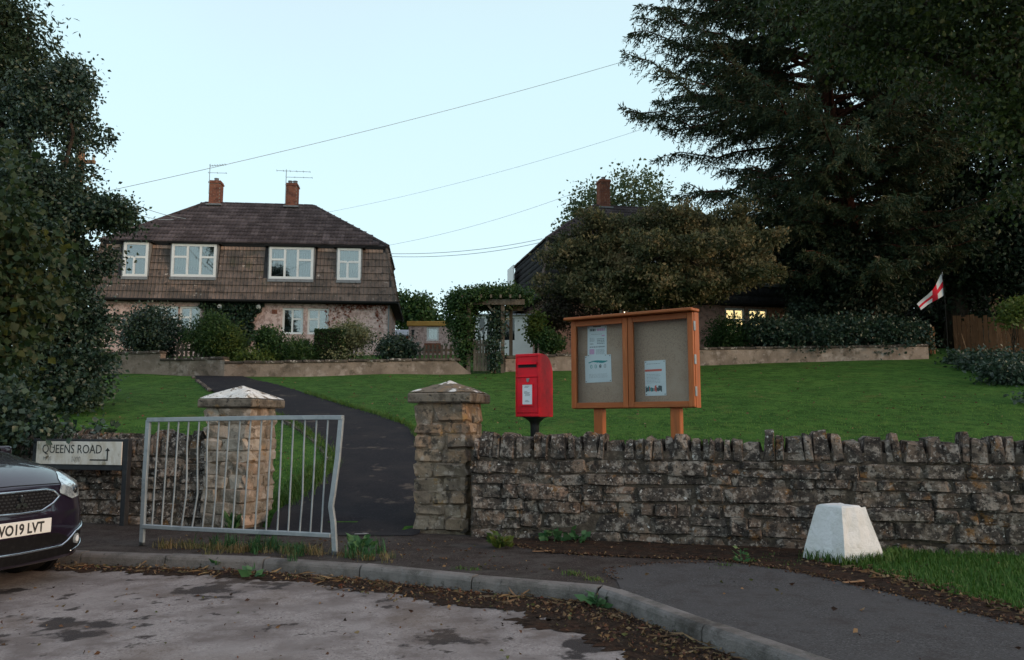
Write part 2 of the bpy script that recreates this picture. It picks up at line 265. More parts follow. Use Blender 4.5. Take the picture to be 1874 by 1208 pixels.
M['bark'] = mat('bark', (0.055, 0.042, 0.032), 0.95, [((0.03, 0.024, 0.02), 8, 0.45, 0.65), ((0.09, 0.075, 0.05), 14, 0.6, 0.7)], 1.0, 18, 0.04, stretch=(1, 1, 0.35))
M['redbark'] = mat('redbark', (0.085, 0.036, 0.025), 0.95, [((0.045, 0.02, 0.015), 8, 0.45, 0.65), ((0.2, 0.09, 0.06), 14, 0.6, 0.7)], 1.0, 18, 0.04, stretch=(1, 1, 0.35))
M['oldwood'] = mat('oldwood', (0.14, 0.115, 0.09), 0.9, [((0.09, 0.07, 0.055), 4, 0.45, 0.65), ((0.2, 0.17, 0.14), 7, 0.58, 0.7)], 0.5, 30, 0.008, rand=0.18, stretch=(3, 3, 0.6))
M['fencewood'] = mat('fencewood', (0.20, 0.095, 0.05), 0.9, [((0.12, 0.06, 0.035), 4, 0.45, 0.65), ((0.26, 0.14, 0.08), 7, 0.58, 0.7)], 0.5, 30, 0.008, rand=0.25, stretch=(3, 3, 0.6))
M['polewood'] = mat('polewood', (0.26, 0.155, 0.09), 0.9, [((0.18, 0.10, 0.06), 4, 0.45, 0.65)], 0.5, 30, 0.008, stretch=(3, 3, 0.4))
M['wire'] = mat('wire', (0.34, 0.40, 0.42), 0.7)
M['alu'] = mat('alu', (0.18, 0.19, 0.20), 0.5, metal=0.5)
M['white_wall'] = mat('white_wall', (0.78, 0.77, 0.75), 0.85, [((0.66, 0.66, 0.64), 2, 0.45, 0.7)], 0.2, 30, 0.01)
M['ochre'] = mat('ochre', (0.50, 0.28, 0.08), 0.8, [((0.4, 0.21, 0.06), 3, 0.45, 0.7)])
M['orange'] = mat('orange', (0.42, 0.13, 0.05), 0.85, [((0.3, 0.1, 0.04), 4, 0.45, 0.7)])
M['greyroof'] = mat('greyroof', (0.33, 0.34, 0.36), 0.8, [((0.25, 0.26, 0.28), 3, 0.45, 0.7)])
M['flag_white'] = mat('flag_white', (0.48, 0.48, 0.48), 0.85)
M['flag_red'] = mat('flag_red', (0.48, 0.02, 0.035), 0.85)
M['lamp'] = emit_mat('lamp', (1.0, 0.72, 0.36), 2.6)
M['lampwhite'] = emit_mat('lampwhite', (1.0, 0.86, 0.6), 5.0)
M['car_paint'] = mat('car_paint', (0.009, 0.0045, 0.014), 0.35, [((0.016, 0.007, 0.017), 200, 0.5, 0.7, 2)], spec=0.15, metal=0.0, coat=1.0, coord='O')
M['car_paint'].node_tree.nodes['Principled BSDF'].inputs['Coat Roughness'].default_value = 0.04; M['car_paint'].node_tree.nodes['Principled BSDF'].inputs['Coat IOR'].default_value = 1.6
M['chrome'] = mat('chrome', (0.62, 0.65, 0.68), 0.12, metal=1.0)
M['black_plastic'] = mat('black_plastic', (0.006, 0.006, 0.007), 0.6, [((0.012, 0.012, 0.013), 30, 0.5, 0.7)], spec=0.12)
M['tyre'] = mat('tyre', (0.014, 0.014, 0.014), 0.85)
M['plate'] = mat('plate', (0.66, 0.66, 0.64), 0.4, [((0.5, 0.49, 0.46), 7, 0.55, 0.75, 5, 0.6)])
M['lens'] = mat('lens', (0.72, 0.80, 0.84), 0.15, [((0.35, 0.4, 0.44), 18, 0.45, 0.6, 3)], metal=0.6, spec=0.6, coat=1.0, coord='O')
M['carglass'] = mat('carglass', (0.012, 0.014, 0.016), 0.04, spec=0.8)

LM = {
 'dark':  leaf_mat('leaf_dark', [(0.014, 0.031, 0.022), (0.024, 0.047, 0.030), (0.036, 0.064, 0.038), (0.048, 0.072, 0.030)], 0.42, 0.15, 0.4),
 'ash':   leaf_mat('leaf_ash', [(0.018, 0.034, 0.018), (0.028, 0.050, 0.024), (0.045, 0.062, 0.022)], 0.5, 0.25),
 'maple': leaf_mat('leaf_maple', [(0.015, 0.030, 0.014), (0.022, 0.044, 0.016), (0.030, 0.050, 0.018), (0.042, 0.048, 0.018), (0.08, 0.095, 0.02)], 0.5, 0.3),
 'needle': leaf_mat('leaf_needle', [(0.018, 0.036, 0.022), (0.030, 0.052, 0.028), (0.052, 0.066, 0.026), (0.085, 0.056, 0.03)], 0.6, 0.15),
 'beech': leaf_mat('leaf_beech', [(0.014, 0.026, 0.009), (0.024, 0.042, 0.012), (0.045, 0.065, 0.015), (0.075, 0.085, 0.02)], 0.5, 0.3),
 'yew':   leaf_mat('leaf_yew', [(0.008, 0.016, 0.009), (0.014, 0.025, 0.012), (0.022, 0.035, 0.014)], 0.6, 0.1),
 'acer':  leaf_mat('leaf_acer', [(0.030, 0.042, 0.020), (0.062, 0.070, 0.032), (0.125, 0.115, 0.052), (0.23, 0.175, 0.095)], 0.65, 0.25),
 'pale':  leaf_mat('leaf_pale', [(0.05, 0.085, 0.045), (0.08, 0.115, 0.05), (0.12, 0.14, 0.06)], 0.55, 0.35),
 'mid':   leaf_mat('leaf_mid', [(0.022, 0.050, 0.018), (0.035, 0.075, 0.022), (0.06, 0.11, 0.028)], 0.5, 0.25),
 'lime':  leaf_mat('leaf_lime', [(0.045, 0.08, 0.018), (0.08, 0.12, 0.025), (0.14, 0.16, 0.03)], 0.5, 0.35),
 'vari':  leaf_mat('leaf_vari', [(0.08, 0.10, 0.04), (0.16, 0.17, 0.085), (0.27, 0.27, 0.16)], 0.55, 0.25),
 'box':   leaf_mat('leaf_box', [(0.018, 0.040, 0.014), (0.028, 0.056, 0.018), (0.04, 0.075, 0.02)], 0.5, 0.15),
 'red':   leaf_mat('leaf_red', [(0.16, 0.04, 0.025), (0.25, 0.07, 0.04), (0.20, 0.10, 0.06)], 0.6, 0.2),
 'plum':  leaf_mat('leaf_plum', [(0.020, 0.016, 0.013), (0.035, 0.028, 0.02), (0.04, 0.045, 0.02)], 0.6, 0.2),
 'lawnblade': leaf_mat('leaf_lawn', [(0.060, 0.155, 0.030), (0.10, 0.22, 0.042), (0.19, 0.27, 0.07)], 0.6, 0.5),
 'grass': leaf_mat('leaf_grass', [(0.034, 0.085, 0.014), (0.055, 0.125, 0.02), (0.10, 0.145, 0.032), (0.19, 0.17, 0.07)], 0.6, 0.2),
 'dry':   leaf_mat('leaf_dry', [(0.05, 0.08, 0.02), (0.16, 0.13, 0.055), (0.26, 0.19, 0.09), (0.20, 0.10, 0.05)], 0.7, 0.2),
 'litter': leaf_mat('leaf_litter', [(0.03, 0.017, 0.012), (0.05, 0.026, 0.018), (0.085, 0.042, 0.026), (0.14, 0.085, 0.045), (0.24, 0.17, 0.09), (0.10, 0.032, 0.02), (0.07, 0.09, 0.03)], 0.8, 0.1),
 'weed':  leaf_mat('leaf_weed', [(0.03, 0.085, 0.03), (0.05, 0.13, 0.045), (0.09, 0.17, 0.07)], 0.45, 0.25),
}

# ------------------------------------------------------------------ foliage
def unit(a): return a / np.maximum(np.linalg.norm(a, axis=-1, keepdims=True), 1e-9)
def leaf_geo(p, ax, size, width, g, curl=0.25):
    """p (N,3) bases, ax (N,3) leaf direction: folded rhombic leaves, two triangles each"""
    n = len(p); ax = unit(ax)
    b = unit(np.cross(ax, g.normal(size=(n, 3)))); nn = np.cross(ax, b)
    L = size[:, None] if np.ndim(size) else np.full((n, 1), size)
    W = L * width
    mid = p + ax * L * 0.45
    v = np.stack([p, mid + b * W + nn * W * curl, p + ax * L - nn * L * curl * 0.3, mid - b * W + nn * W * curl], 1).reshape(-1, 3)
    i = np.arange(n)[:, None] * 4
    f = np.concatenate([i + np.array([[0, 1, 2]]), i + np.array([[0, 2, 3]])], 1).reshape(-1, 3)
    return v, f
def crown_points(blobs, nclump, per, spread, g, shell=0.35, flat=0.8, hollow=True):
    """leaf positions: clumps near the surface of a union of ellipsoids"""
    wts = np.array([b[1][0] * b[1][1] + b[1][1] * b[1][2] + b[1][0] * b[1][2] for b in blobs]); wts = wts / wts.sum()
    idx = g.choice(len(blobs), nclump, p=wts)
    c = np.array([b[0] for b in blobs])[idx]; r = np.array([b[1] for b in blobs])[idx]
    d = unit(g.normal(size=(nclump, 3)))
    rad = (1 - shell * g.random((nclump, 1)) ** 1.3) * (0.88 + 0.24 * g.random((nclump, 1)))
    cp = c + d * r * rad
    cs = spread * (0.5 + 1.0 * g.random((nclump, 1)))
    k = np.maximum((per * (0.5 + g.random(nclump)) * (cs[:, 0] / spread)).astype(int), 4)
    rep = np.repeat(np.arange(nclump), k)
    o = g.normal(size=(len(rep), 3)); o[:, 2] *= flat
    lp = cp[rep] + o * cs[rep] * 0.6
    ct = g.random(nclump)
    return lp, d[rep], ct[rep], cp
def foliage(name, m, parent, lp, out, ct, g, size=0.08, width=0.3, droop=0.25, outw=0.7, tw=0.55, origin=(0, 0, 0)):
    n = len(lp)
    ax = out * outw + g.normal(size=(n, 3)) * 0.75; ax[:, 2] -= droop
    sz = size * (0.6 + 0.8 * g.random(n))
    v, f = leaf_geo(lp - np.array(origin), ax, sz, width, g)
    t = np.clip(ct * tw + g.random(n) * (1 - tw) + g.normal(size=n) * 0.06, 0, 1)
    o = np_mesh(name, v, f, m, parent, np.repeat(t, 2)); o['kind'] = 'stuff'
    return o
def limb(mb, a, b, r0, r1, g, n=5, wob=0.08, sag=0.0, sides=7):
    a = Vector(a); b = Vector(b); L = (b - a).length; pts = []; rs = []
    for i in range(n + 1):
        t = i / n; q = a.lerp(b, t)
        if 0 < i < n: q = q + Vector(g.normal(size=3) * wob * L * 0.5)
        q.z -= sag * math.sin(math.pi * t) * L
        pts.append(q); rs.append(r0 + (r1 - r0) * t)
    mb.tube(pts, rs, sides); return pts
def lumpy(blobs, per, r, seed, core=0.72, flat=0.75, lo_hi=0.98):
    """break smooth ellipsoids into many small leafy lumps on their surface"""
    g = np.random.default_rng(seed); out = []
    for c, rad in blobs:
        c = np.array(c); rad = np.array(rad); out.append((tuple(c), tuple(rad * core)))
        n = max(int(per * (rad[0] * rad[2]) / (r * r) * 0.5), 3)
        for _ in range(n):
            d = unit(g.normal(size=3)); s = r * g.uniform(0.5, 1.3)
            out.append((tuple(c + d * rad * g.uniform(0.74, lo_hi)), (s, s, s * flat)))
    return out
def tree(name, label, cat, base, blobs, lm, nclump, per, spread, leaf, width=0.3, trunk_r=0.2, bark='bark', seed=1, group=None, droop=0.25, shell=0.4, flat=0.8, limbs=14, tw=0.55, outw=0.7, pname='crown', sname='trunk', fork=0.35, gaps=(), th=0.8):
    g = np.random.default_rng(seed); base = Vector(base)
    t = thing(name, label, cat, base, 0, group)
    lp, out, ct, cp = crown_points(blobs, nclump, per, spread, g, shell, flat)
    keep = lp[:, 2] > H(lp[:, 0], lp[:, 1]) + 0.01
    for (q, r, pr_) in gaps: keep &= ~((((lp - np.array(q)) / np.array(r)) ** 2).sum(1) < 1) | (g.random(len(lp)) > pr_)
    foliage(pname, LM[lm], t, lp[keep], out[keep], ct[keep], g, leaf, width, droop, outw, tw, base)
    mb = MB()
    cen = np.average(np.array([b[0] for b in blobs]), axis=0, weights=[b[1][0] ** 2 for b in blobs])
    topz = max(b[0][2] for b in blobs)
    hi = Vector((cen[0] * 0.7 + base.x * 0.3, cen[1] * 0.7 + base.y * 0.3, base.z + (topz - base.z) * th)) - base
    tp = limb(mb, (0, 0, -0.15), hi, trunk_r, trunk_r * 0.25, g, 7, 0.03, 0, 10)
    for k in range(limbs):
        q = cp[g.integers(len(cp))] - np.array(base)
        j = min(max(int(len(tp) * (fork + (1 - fork) * g.random() * 0.9)), 1), len(tp) - 1)
        limb(mb, tp[j], Vector(q), trunk_r * 0.35, trunk_r * 0.07, g, 4, 0.1)
    mb.build(sname, M[bark], t, smooth=True)
    return t
def PB(px, py, Y, rx, ry, rd=None):      # ellipsoid seen at a photo pixel, radii in photo pixels at that distance
    c = P(px, py, Y); k = Y / FPX
    return (tuple(c), (rx * k, (rd if rd is not None else rx) * k, ry * k))
def blades(name, pts, hgt, lm, parent=None, seed=0, wid=0.006, lean=0.5, tint=(0.0, 0.7), origin=(0, 0, 0)):
    g = np.random.default_rng(seed); pts = np.asarray(pts) - np.array(origin); n = len(pts)
    a = g.random(n) * 2 * math.pi; hh = hgt * (0.5 + 0.9 * g.random(n))
    d = np.stack([np.cos(a), np.sin(a), np.zeros(n)], 1); b = np.stack([-np.sin(a), np.cos(a), np.zeros(n)], 1) * (wid * (0.6 + 0.8 * g.random(n)))[:, None]
    ln = lean * (0.3 + g.random(n))
    m1 = pts + d * (hh * ln * 0.35)[:, None] + np.array([0, 0, 1]) * (hh * 0.6)[:, None]
    tp = pts + d * (hh * ln)[:, None] + np.array([0, 0, 1]) * (hh * (1 - 0.25 * ln))[:, None]
    v = np.stack([pts - b, pts + b, m1 + b * 0.7, m1 - b * 0.7, tp], 1).reshape(-1, 3)
    i = np.arange(n)[:, None] * 5
    f = np.concatenate([i + np.array([[0, 1, 2]]), i + np.array([[0, 2, 3]]), i + np.array([[3, 2, 4]])], 1).reshape(-1, 3)
    t = np.repeat(tint[0] + (tint[1] - tint[0]) * g.random(n), 3)
    return np_mesh(name, v, f, LM[lm], parent, t)
def inpoly(x, y, poly):
    c = np.zeros(len(x), bool); n = len(poly)
    for i in range(n):
        (x0, y0), (x1, y1) = poly[i], poly[(i + 1) % n]
        k = ((y0 > y) != (y1 > y)) & (x < (x1 - x0) * (y - y0) / ((y1 - y0) or 1e-9) + x0); c ^= k
    return c
def sample_poly(poly, n, g):
    xs = [p[0] for p in poly]; ys = [p[1] for p in poly]
    x = g.uniform(min(xs), max(xs), n * 3); y = g.uniform(min(ys), max(ys), n * 3); k = inpoly(x, y, poly)
    return x[k][:n], y[k][:n]
# ================================================================== ground, road, pavement, path
def axis(a, b, fa, fb, fine, coarse):
    return np.unique(np.concatenate([np.linspace(a, fa, coarse), np.arange(fa, fb + 1e-6, fine), np.linspace(fb, b, coarse)]).round(4))
gx = axis(-300, 300, -18, 20, 0.3, 22); gy = axis(-80, 500, 6.0, 34, 0.22, 24)
X, Y = np.meshgrid(gx, gy); Z = H(X, Y)
Z = Z + np.where(Y > wall_y(X) + 0.8, 0.025 * np.sin(X * 1.3 + Y * 0.4) * np.sin(Y * 0.9 - X * 0.3) - 0.01, 0)
nx, ny = len(gx), len(gy)
i = (np.arange(ny - 1)[:, None] * nx + np.arange(nx - 1)[None, :]).ravel()
ground = np_mesh('ground', np.stack([X, Y, Z], -1).reshape(-1, 3), np.stack([i, i + 1, i + nx + 1, i + nx], 1), M['lawn'], smooth=True); tag(ground, kind='structure')

mb = MB(); mb.add([(-60, -60, 0), (60, -60, 0), (60, 7.0, 0), (12, 7.0, 0), (-9, 11, 0), (-60, 11, 0)], [(0, 1, 2, 3, 4, 5)])
tag(mb.build('road', M['road']), kind='structure')

# kerb line: joints measured on the photograph (front foot of the kerb, on the road)
KJ = [G(*p) for p in ((145, 1034), (300, 1040), (480, 1047), (657, 1060), (862, 1083), (1092, 1104))]
KR = [G(1108, 1110), G(1283, 1180)]
d0 = (KJ[0] - KJ[1]).normalized(); pre = [KJ[0] + d0 * 0.95 * k + Vector((0, -0.015 * k * k, 0)) for k in range(6, 0, -1)]
d1 = (KR[1] - KR[0]).normalized(); post = []
q = KR[1].copy(); ang = math.atan2(d1.y, d1.x)
for k in range(9):
    ang += 0.03; q = q + Vector((math.cos(ang), math.sin(ang), 0)) * 0.915; post.append(q.copy())
KL = pre + KJ + KR + post
def off(poly, d):                        # offset a polyline to its left
    out = []
    for k, p in enumerate(poly):
        a = poly[max(k - 1, 0)]; b = poly[min(k + 1, len(poly) - 1)]; t = (b - a).normalized()
        out.append(p + Vector((-t.y, t.x, 0)) * d)
    return out
KB = off(KL, 0.13)
kerb_bed = MB()
for k in range(len(KL) - 1):
    a, b, c, d = KL[k], KL[k + 1], KB[k + 1], KB[k]
    e = Vector((0, 0, 1))
    t = (b - a).normalized(); nrm = Vector((-t.y, t.x, 0)) * 0.045
    kerb_bed.add([a + nrm - e * 0.05, b + nrm - e * 0.05, c - e * 0.05, d - e * 0.05, a + nrm + e * 0.098, b + nrm + e * 0.098, c + e * 0.098, d + e * 0.098], [(0, 1, 2, 3), (4, 5, 6, 7), (0, 1, 5, 4), (1, 2, 6, 5), (2, 3, 7, 6), (3, 0, 4, 7)])
kerb = tag(kerb_bed.build('kerb', M['soil']), kind='structure')
for k in range(len(KL) - 1):
    a, b = KL[k], KL[k + 1]; L = (b - a).length
    if L < 0.05: continue
    t = (b - a) / L; nrm = Vector((-t.y, t.x, 0)); g_ = 0.006
    a2, b2 = a + t * g_, b - t * g_; c2, d2 = KB[k + 1] - t * g_ * 0.8, KB[k] + t * g_ * 0.8
    m = MB(); zz = rnd.uniform(-0.006, 0.006)
    lo, mid, hi = -0.06, 0.078 + zz, 0.112 + zz
    vs = []
    for p0, p1 in ((a2, d2), (b2, c2)):
        vs += [p0 + Vector((0, 0, lo)), p0 + nrm * 0.008 + Vector((0, 0, mid)), p0 + nrm * 0.018 + Vector((0, 0, hi - 0.013)), p0 + nrm * 0.034 + Vector((0, 0, hi)), p1 + Vector((0, 0, hi)), p1 + Vector((0, 0, lo))]
    m.add(vs, [(0, 1, 7, 6), (1, 2, 8, 7), (2, 3, 9, 8), (3, 4, 10, 9), (4, 5, 11, 10), (5, 0, 6, 11), (0, 1, 2, 3, 4, 5), (11, 10, 9, 8, 7, 6)])
    m.build('kerb_stone', M['kerb'], kerb)

# pavement: old tarmac from the back of the kerb to the wall
wl = [Vector((x, float(wall_y(x)) + 0.12, 0)) for x in np.linspace(-9, 9, 19)]
poly = [p.copy() for p in KB] + [Vector((9, 5.5, 0))] + wl[::-1]
bm = bmesh.new(); vs = [bm.verts.new((p.x, p.y, 0.106)) for p in poly]; bm.faces.new(vs); bm.normal_update(); bmesh.ops.triangulate(bm, faces=bm.faces)
me = bpy.data.meshes.new('pavement'); bm.to_mesh(me); bm.free(); me.materials.append(M['pave'])
tag(link('pavement', me), kind='structure')

def rough_sheet(name, outline, z, m, amp, seed, step=0.06, kind='structure'):
    """a thin sheet whose edge wanders; outline: list of (x, y, ragged) corners"""
    g = np.random.default_rng(seed); pts = []
    n = len(outline); ph = g.random(6) * 6
    for i in range(n):
        x0, y0, rg = outline[i]; x1, y1, _ = outline[(i + 1) % n]; L = math.hypot(x1 - x0, y1 - y0)
        k = max(int(L / step), 1) if rg else 1
        for j in range(k):
            t = j / k; x = x0 + (x1 - x0) * t; y = y0 + (y1 - y0) * t
            if rg:
                nx_, ny_ = -(y1 - y0) / L, (x1 - x0) / L; s = L * t
                o = amp * (0.5 * math.sin(s * 4.3 + ph[0]) + 0.35 * math.sin(s * 11 + ph[1]) + 0.25 * math.sin(s * 27 + ph[2]) + 0.35 * g.normal())
                x += nx_ * o; y += ny_ * o
            pts.append((x, y))
    bm = bmesh.new(); vs = [bm.verts.new((x, y, z)) for x, y in pts]; bm.faces.new(vs); bm.normal_update(); bmesh.ops.triangulate(bm, faces=bm.faces)
    me = bpy.data.meshes.new(name); bm.to_mesh(me); bm.free(); me.materials.append(m)
    return tag(link(name, me), kind=kind)
def g2(px, py, z=0.11, r=1): q = G(px, py, z); return (q.x, q.y, r)
# newer tarmac footway sweeping round the corner
kb = [(p.x, p.y, 0) for p in KB]
new = [g2(1125, 1060), g2(1108, 1042), g2(1200, 1032), g2(1330, 1030), g2(1440, 1043), g2(1560, 1068), g2(1720, 1100), g2(1874, 1140)]
tail = [(5.2, 4.0, 0), (6.5, 1.0, 0)]
iR = len(pre) + len(KJ)
footway = rough_sheet('footway', new + tail + kb[iR:][::-1], 0.111, M['tarmac'], 0.035, 3)

# the tarmac path that climbs the hill between the gate pillars
PR = [(-1.02, 8.7), (-1.0, 9.4), (-1.12, 11.0), (-1.32, 12.7), (-1.62, 14.2), (-1.9, 15.46), (-2.72, 16.85), (-3.69, 18.18), (-5.31, 20.57), (-6.76, 22.59), (-7.93, 23.99), (-8.3, 24.6)]
PL = [(-2.82, 8.7), (-2.8, 9.6), (-2.73, 10.78), (-2.70, 12.19), (-2.93, 12.98), (-3.40, 14.04), (-4.10, 15.46), (-5.15, 17.1), (-6.3, 18.85), (-7.75, 20.79), (-9.59, 24.1), (-9.9, 24.8)]
def resample(pl, n):
    p = np.array(pl); d = np.concatenate([[0], np.cumsum(np.hypot(*np.diff(p, axis=0).T))]); t = np.linspace(0, d[-1], n)
    for _ in range(2): p = p
    return np.stack([np.interp(t, d, p[:, 0]), np.interp(t, d, p[:, 1])], 1)
def smooth(p, k=3):
    for _ in range(k): p[1:-1] = (p[:-2] + 2 * p[1:-1] + p[2:]) / 4
    return p
NP = 110
pr, pl_ = smooth(resample(PR, NP), 6), smooth(resample(PL, NP), 6)
gg = np.random.default_rng(5)
rows = []
for k in range(NP):
    e0, e1 = gg.normal() * 0.02, gg.normal() * 0.03
    row = []
    for t in np.linspace(0, 1, 9):
        xy = pl_[k] * (1 - t) + pr[k] * t
        if t == 0: xy = xy + np.array([e0, 0])
        if t == 1: xy = xy + np.array([e1, 0])
        z = max(h1(xy[0], xy[1]), 0.085) + 0.028 - 0.012 * abs(2 * t - 1) ** 2; z = max(z, 0.1125)
        row.append((xy[0], xy[1], z))
    rows.append(row)
i = (np.arange(NP - 1)[:, None] * 9 + np.arange(8)[None, :]).ravel()
tag(np_mesh('path', rows, np.stack([i, i + 1, i + 10, i + 9], 1), M['path'], smooth=True), kind='structure')
edging = MB()
for k in range(16, NP - 4, 2):
    if rnd.random() < 0.18: continue
    a, b = pl_[k], pl_[min(k + 2, NP - 1)]; za, zb = h1(*a), h1(*b)
    d = np.array([b[0] - a[0], b[1] - a[1]]); d = d / np.linalg.norm(d); nn = np.array([-d[1], d[0]]) * 0.05
    a = a + nn * 0.9; b = b + nn * 0.9 - d * 0.012; j = rnd.uniform(-0.012, 0.012)
    edging.add([(*(a - nn), za - .05), (*(b - nn), zb - .05), (*(b + nn), zb - .05), (*(a + nn), za - .05), (*(a - nn), za + .035 + j), (*(b - nn), zb + .035 + j), (*(b + nn), zb + .035 + j), (*(a + nn), za + .035 + j)], [(0, 1, 2, 3), (4, 5, 6, 7), (0, 1, 5, 4), (1, 2, 6, 5), (2, 3, 7, 6), (3, 0, 4, 7)])
tag(edging.build('path_edging', M['coping']), kind='structure')

# dirt along the gutter, the wall foot and the verge edge
kf = [(p.x, p.y) for p in KL]
def gut(k, d): # point out from the kerb foot into the road
    p = off(KL, -d)[k]; return (p.x, p.y, 1)
gpts = [gut(k, 0.30 + 0.06 * math.sin(k * 2.1)) for k in range(2, len(KL))]
for k in range(len(gpts)):
    i_ = k + 2
    if KJ[4] in (KL[i_],): gpts[k] = gut(i_, 0.42)
gi = 2
gpts = [gut(k, {len(pre) + 3: 0.34, len(pre) + 4: 0.44, len(pre) + 5: 0.62, len(pre) + 6: 0.80, len(pre) + 7: 0.52}.get(k, 0.30)) for k in range(2, len(KL))]
rough_sheet('gutter_dirt', gpts + [(p[0], p[1], 0) for p in kf[2:]][::-1], 0.004, M['soil'], 0.085, 9, step=0.03, kind='stuff')
dirt = [g2(905, 990), g2(1010, 1012), g2(1150, 1020), g2(1330, 1026), g2(1450, 1045), g2(1570, 1072), g2(1720, 1108), g2(1874, 1146)] + [(5.3, 4.3, 0), (7, 4.5, 0), (7, 6.75, 0), (4.6, 7.4, 0), (-0.35, 8.62, 0)]
rough_sheet('wall_foot_dirt', dirt, 0.116, M['soil'], 0.03, 10, kind='stuff')
VERGE = [g2(1500, 1030)[:2], g2(1600, 1050)[:2], g2(1720, 1083)[:2], g2(1800, 1102)[:2], g2(1874, 1122)[:2], (5.6, 4.6), (7.5, 4.8), (7.5, 6.6), (4.6, 7.36), (3.0, 7.74)]
rough_sheet('verge', [(x, y, 1 if k < 5 else 0) for k, (x, y) in enumerate(VERGE)], 0.121, M['lawn'], 0.03, 11)

# ================================================================== stone walls and gate pillars
U = Vector((0.9666, -0.2563, 0)); BK = Vector((0.2563, 0.9666, 0)); WROT = math.atan2(U.y, U.x)
def stone_mesh(name, m, seed, ch=0.1, jit=0.045):
    g = random.Random(seed)
    bm = bmesh.new(); bmesh.ops.create_cube(bm, size=1.0)
    bmesh.ops.bevel(bm, geom=list(bm.edges), offset=ch, segments=1, affect='EDGES')
    for v in bm.verts: v.co += Vector((g.uniform(-jit, jit), g.uniform(-jit * 2.2, jit * 1.2), g.uniform(-jit, jit)))
    me = bpy.data.meshes.new(name); bm.to_mesh(me); bm.free(); me.materials.append(m); return me
STONES = [stone_mesh('stone', M['stone'], k, 0.13, 0.06) for k in range(14)]
PALES = [stone_mesh('stone', M['pale_stone'], 50 + k, 0.15, 0.085) for k in range(8)]
GREYS = [stone_mesh('stone', M['grey_stone'], 80 + k, 0.15, 0.085) for k in range(8)]
def cope_mesh(seed):
    g = random.Random(seed); bm = bmesh.new(); bmesh.ops.create_cube(bm, size=1.0)
    bmesh.ops.bevel(bm, geom=list(bm.edges), offset=0.12, segments=1, affect='EDGES')
    for v in bm.verts:
        if v.co.z > 0.2:
            v.co.x *= g.uniform(0.55, 0.95); v.co.z += g.uniform(-0.09, 0.05); v.co.y *= 0.9
        v.co += Vector((g.uniform(-.06, .06), g.uniform(-.05, .03), g.uniform(-.02, .02)))
    me = bpy.data.meshes.new('cope_stone'); bm.to_mesh(me); bm.free(); me.materials.append(M['stone']); return me
COPES = [cope_mesh(200 + k) for k in range(9)]
def stone_wall(name, label, x0, x1, seed, z0=0.04, top=0.90, hcope=0.27):
    g = random.Random(seed)
    o = Vector((x0, float(wall_y(x0)), 0)); L = (x1 - x0) / U.x
    t = thing(name, label, 'stone wall', o, WROT)
    core = MB(); core.bx(0.0, L, 0.012, 0.36, -0.2, top + 0.10); core.build('wall_core', M['core'], t)
    z = z0; n = 0
    hs = [0.16, 0.19, 0.125, 0.165, 0.105, 0.14]
    k = (top - z0) / sum(hs); hs = [h * k for h in hs]
    for r, h in enumerate(hs):
        s = g.uniform(-0.1, 0.0)
        while s < L:
            ln = g.choice([g.uniform(0.12, 0.25), g.uniform(0.2, 0.42), g.uniform(0.3, 0.62)]) if r else g.uniform(0.35, 0.7)
            ln = min(ln, L - s)
            if ln < 0.09: break
            hh = h; zz = z
            parts = [(zz, hh)]
            if ln < 0.45 and h > 0.13 and g.random() < 0.30: parts = [(zz, hh * 0.52), (zz + hh * 0.52, hh * 0.48)]
            for (pz, ph) in parts:
                e = link('stone', g.choice(STONES), t, (max(s, 0) + ln / 2 - 0.0, 0.085 + g.uniform(-0.018, 0.02), pz + ph / 2 + g.uniform(-.008, .008) + 0.012 * math.sin(s * 1.7 + r) * (r > 0)), (g.uniform(-.04, .04), g.uniform(-.045, .045), g.uniform(-.05, .05)), (ln + 0.002, 0.20, ph + g.uniform(-.006, .012))); n += 1
            s += ln
        z += h
    s = 0.02
    while s < L - 0.03:
        wd = g.choice([0.06, 0.075, 0.09, 0.11, 0.14, 0.17, 0.2]); hh = hcope + g.uniform(-0.045, 0.035) + (0.05 if g.random() < 0.16 else 0)
        wd = min(wd, L - s)
        link('cope_stone', g.choice(COPES), t, (s + wd / 2, 0.19 + g.uniform(-.02, .02), top + hh / 2 - 0.005), (g.uniform(-.03, .03), g.uniform(-.10, .10), g.uniform(-.08, .08)), (wd * 1.06, 0.40 + g.uniform(-.03, .03), hh)); n += 1
        s += wd
    return t
stone_wall('stone_wall', 'long dry grey stone wall with upright cope stones below the red post box', -0.44, 5.75, 11, top=0.92, hcope=0.25)
stone_wall('stone_wall', 'short stone wall with ivy along its top behind the street name plate', -6.9, -3.5, 12)
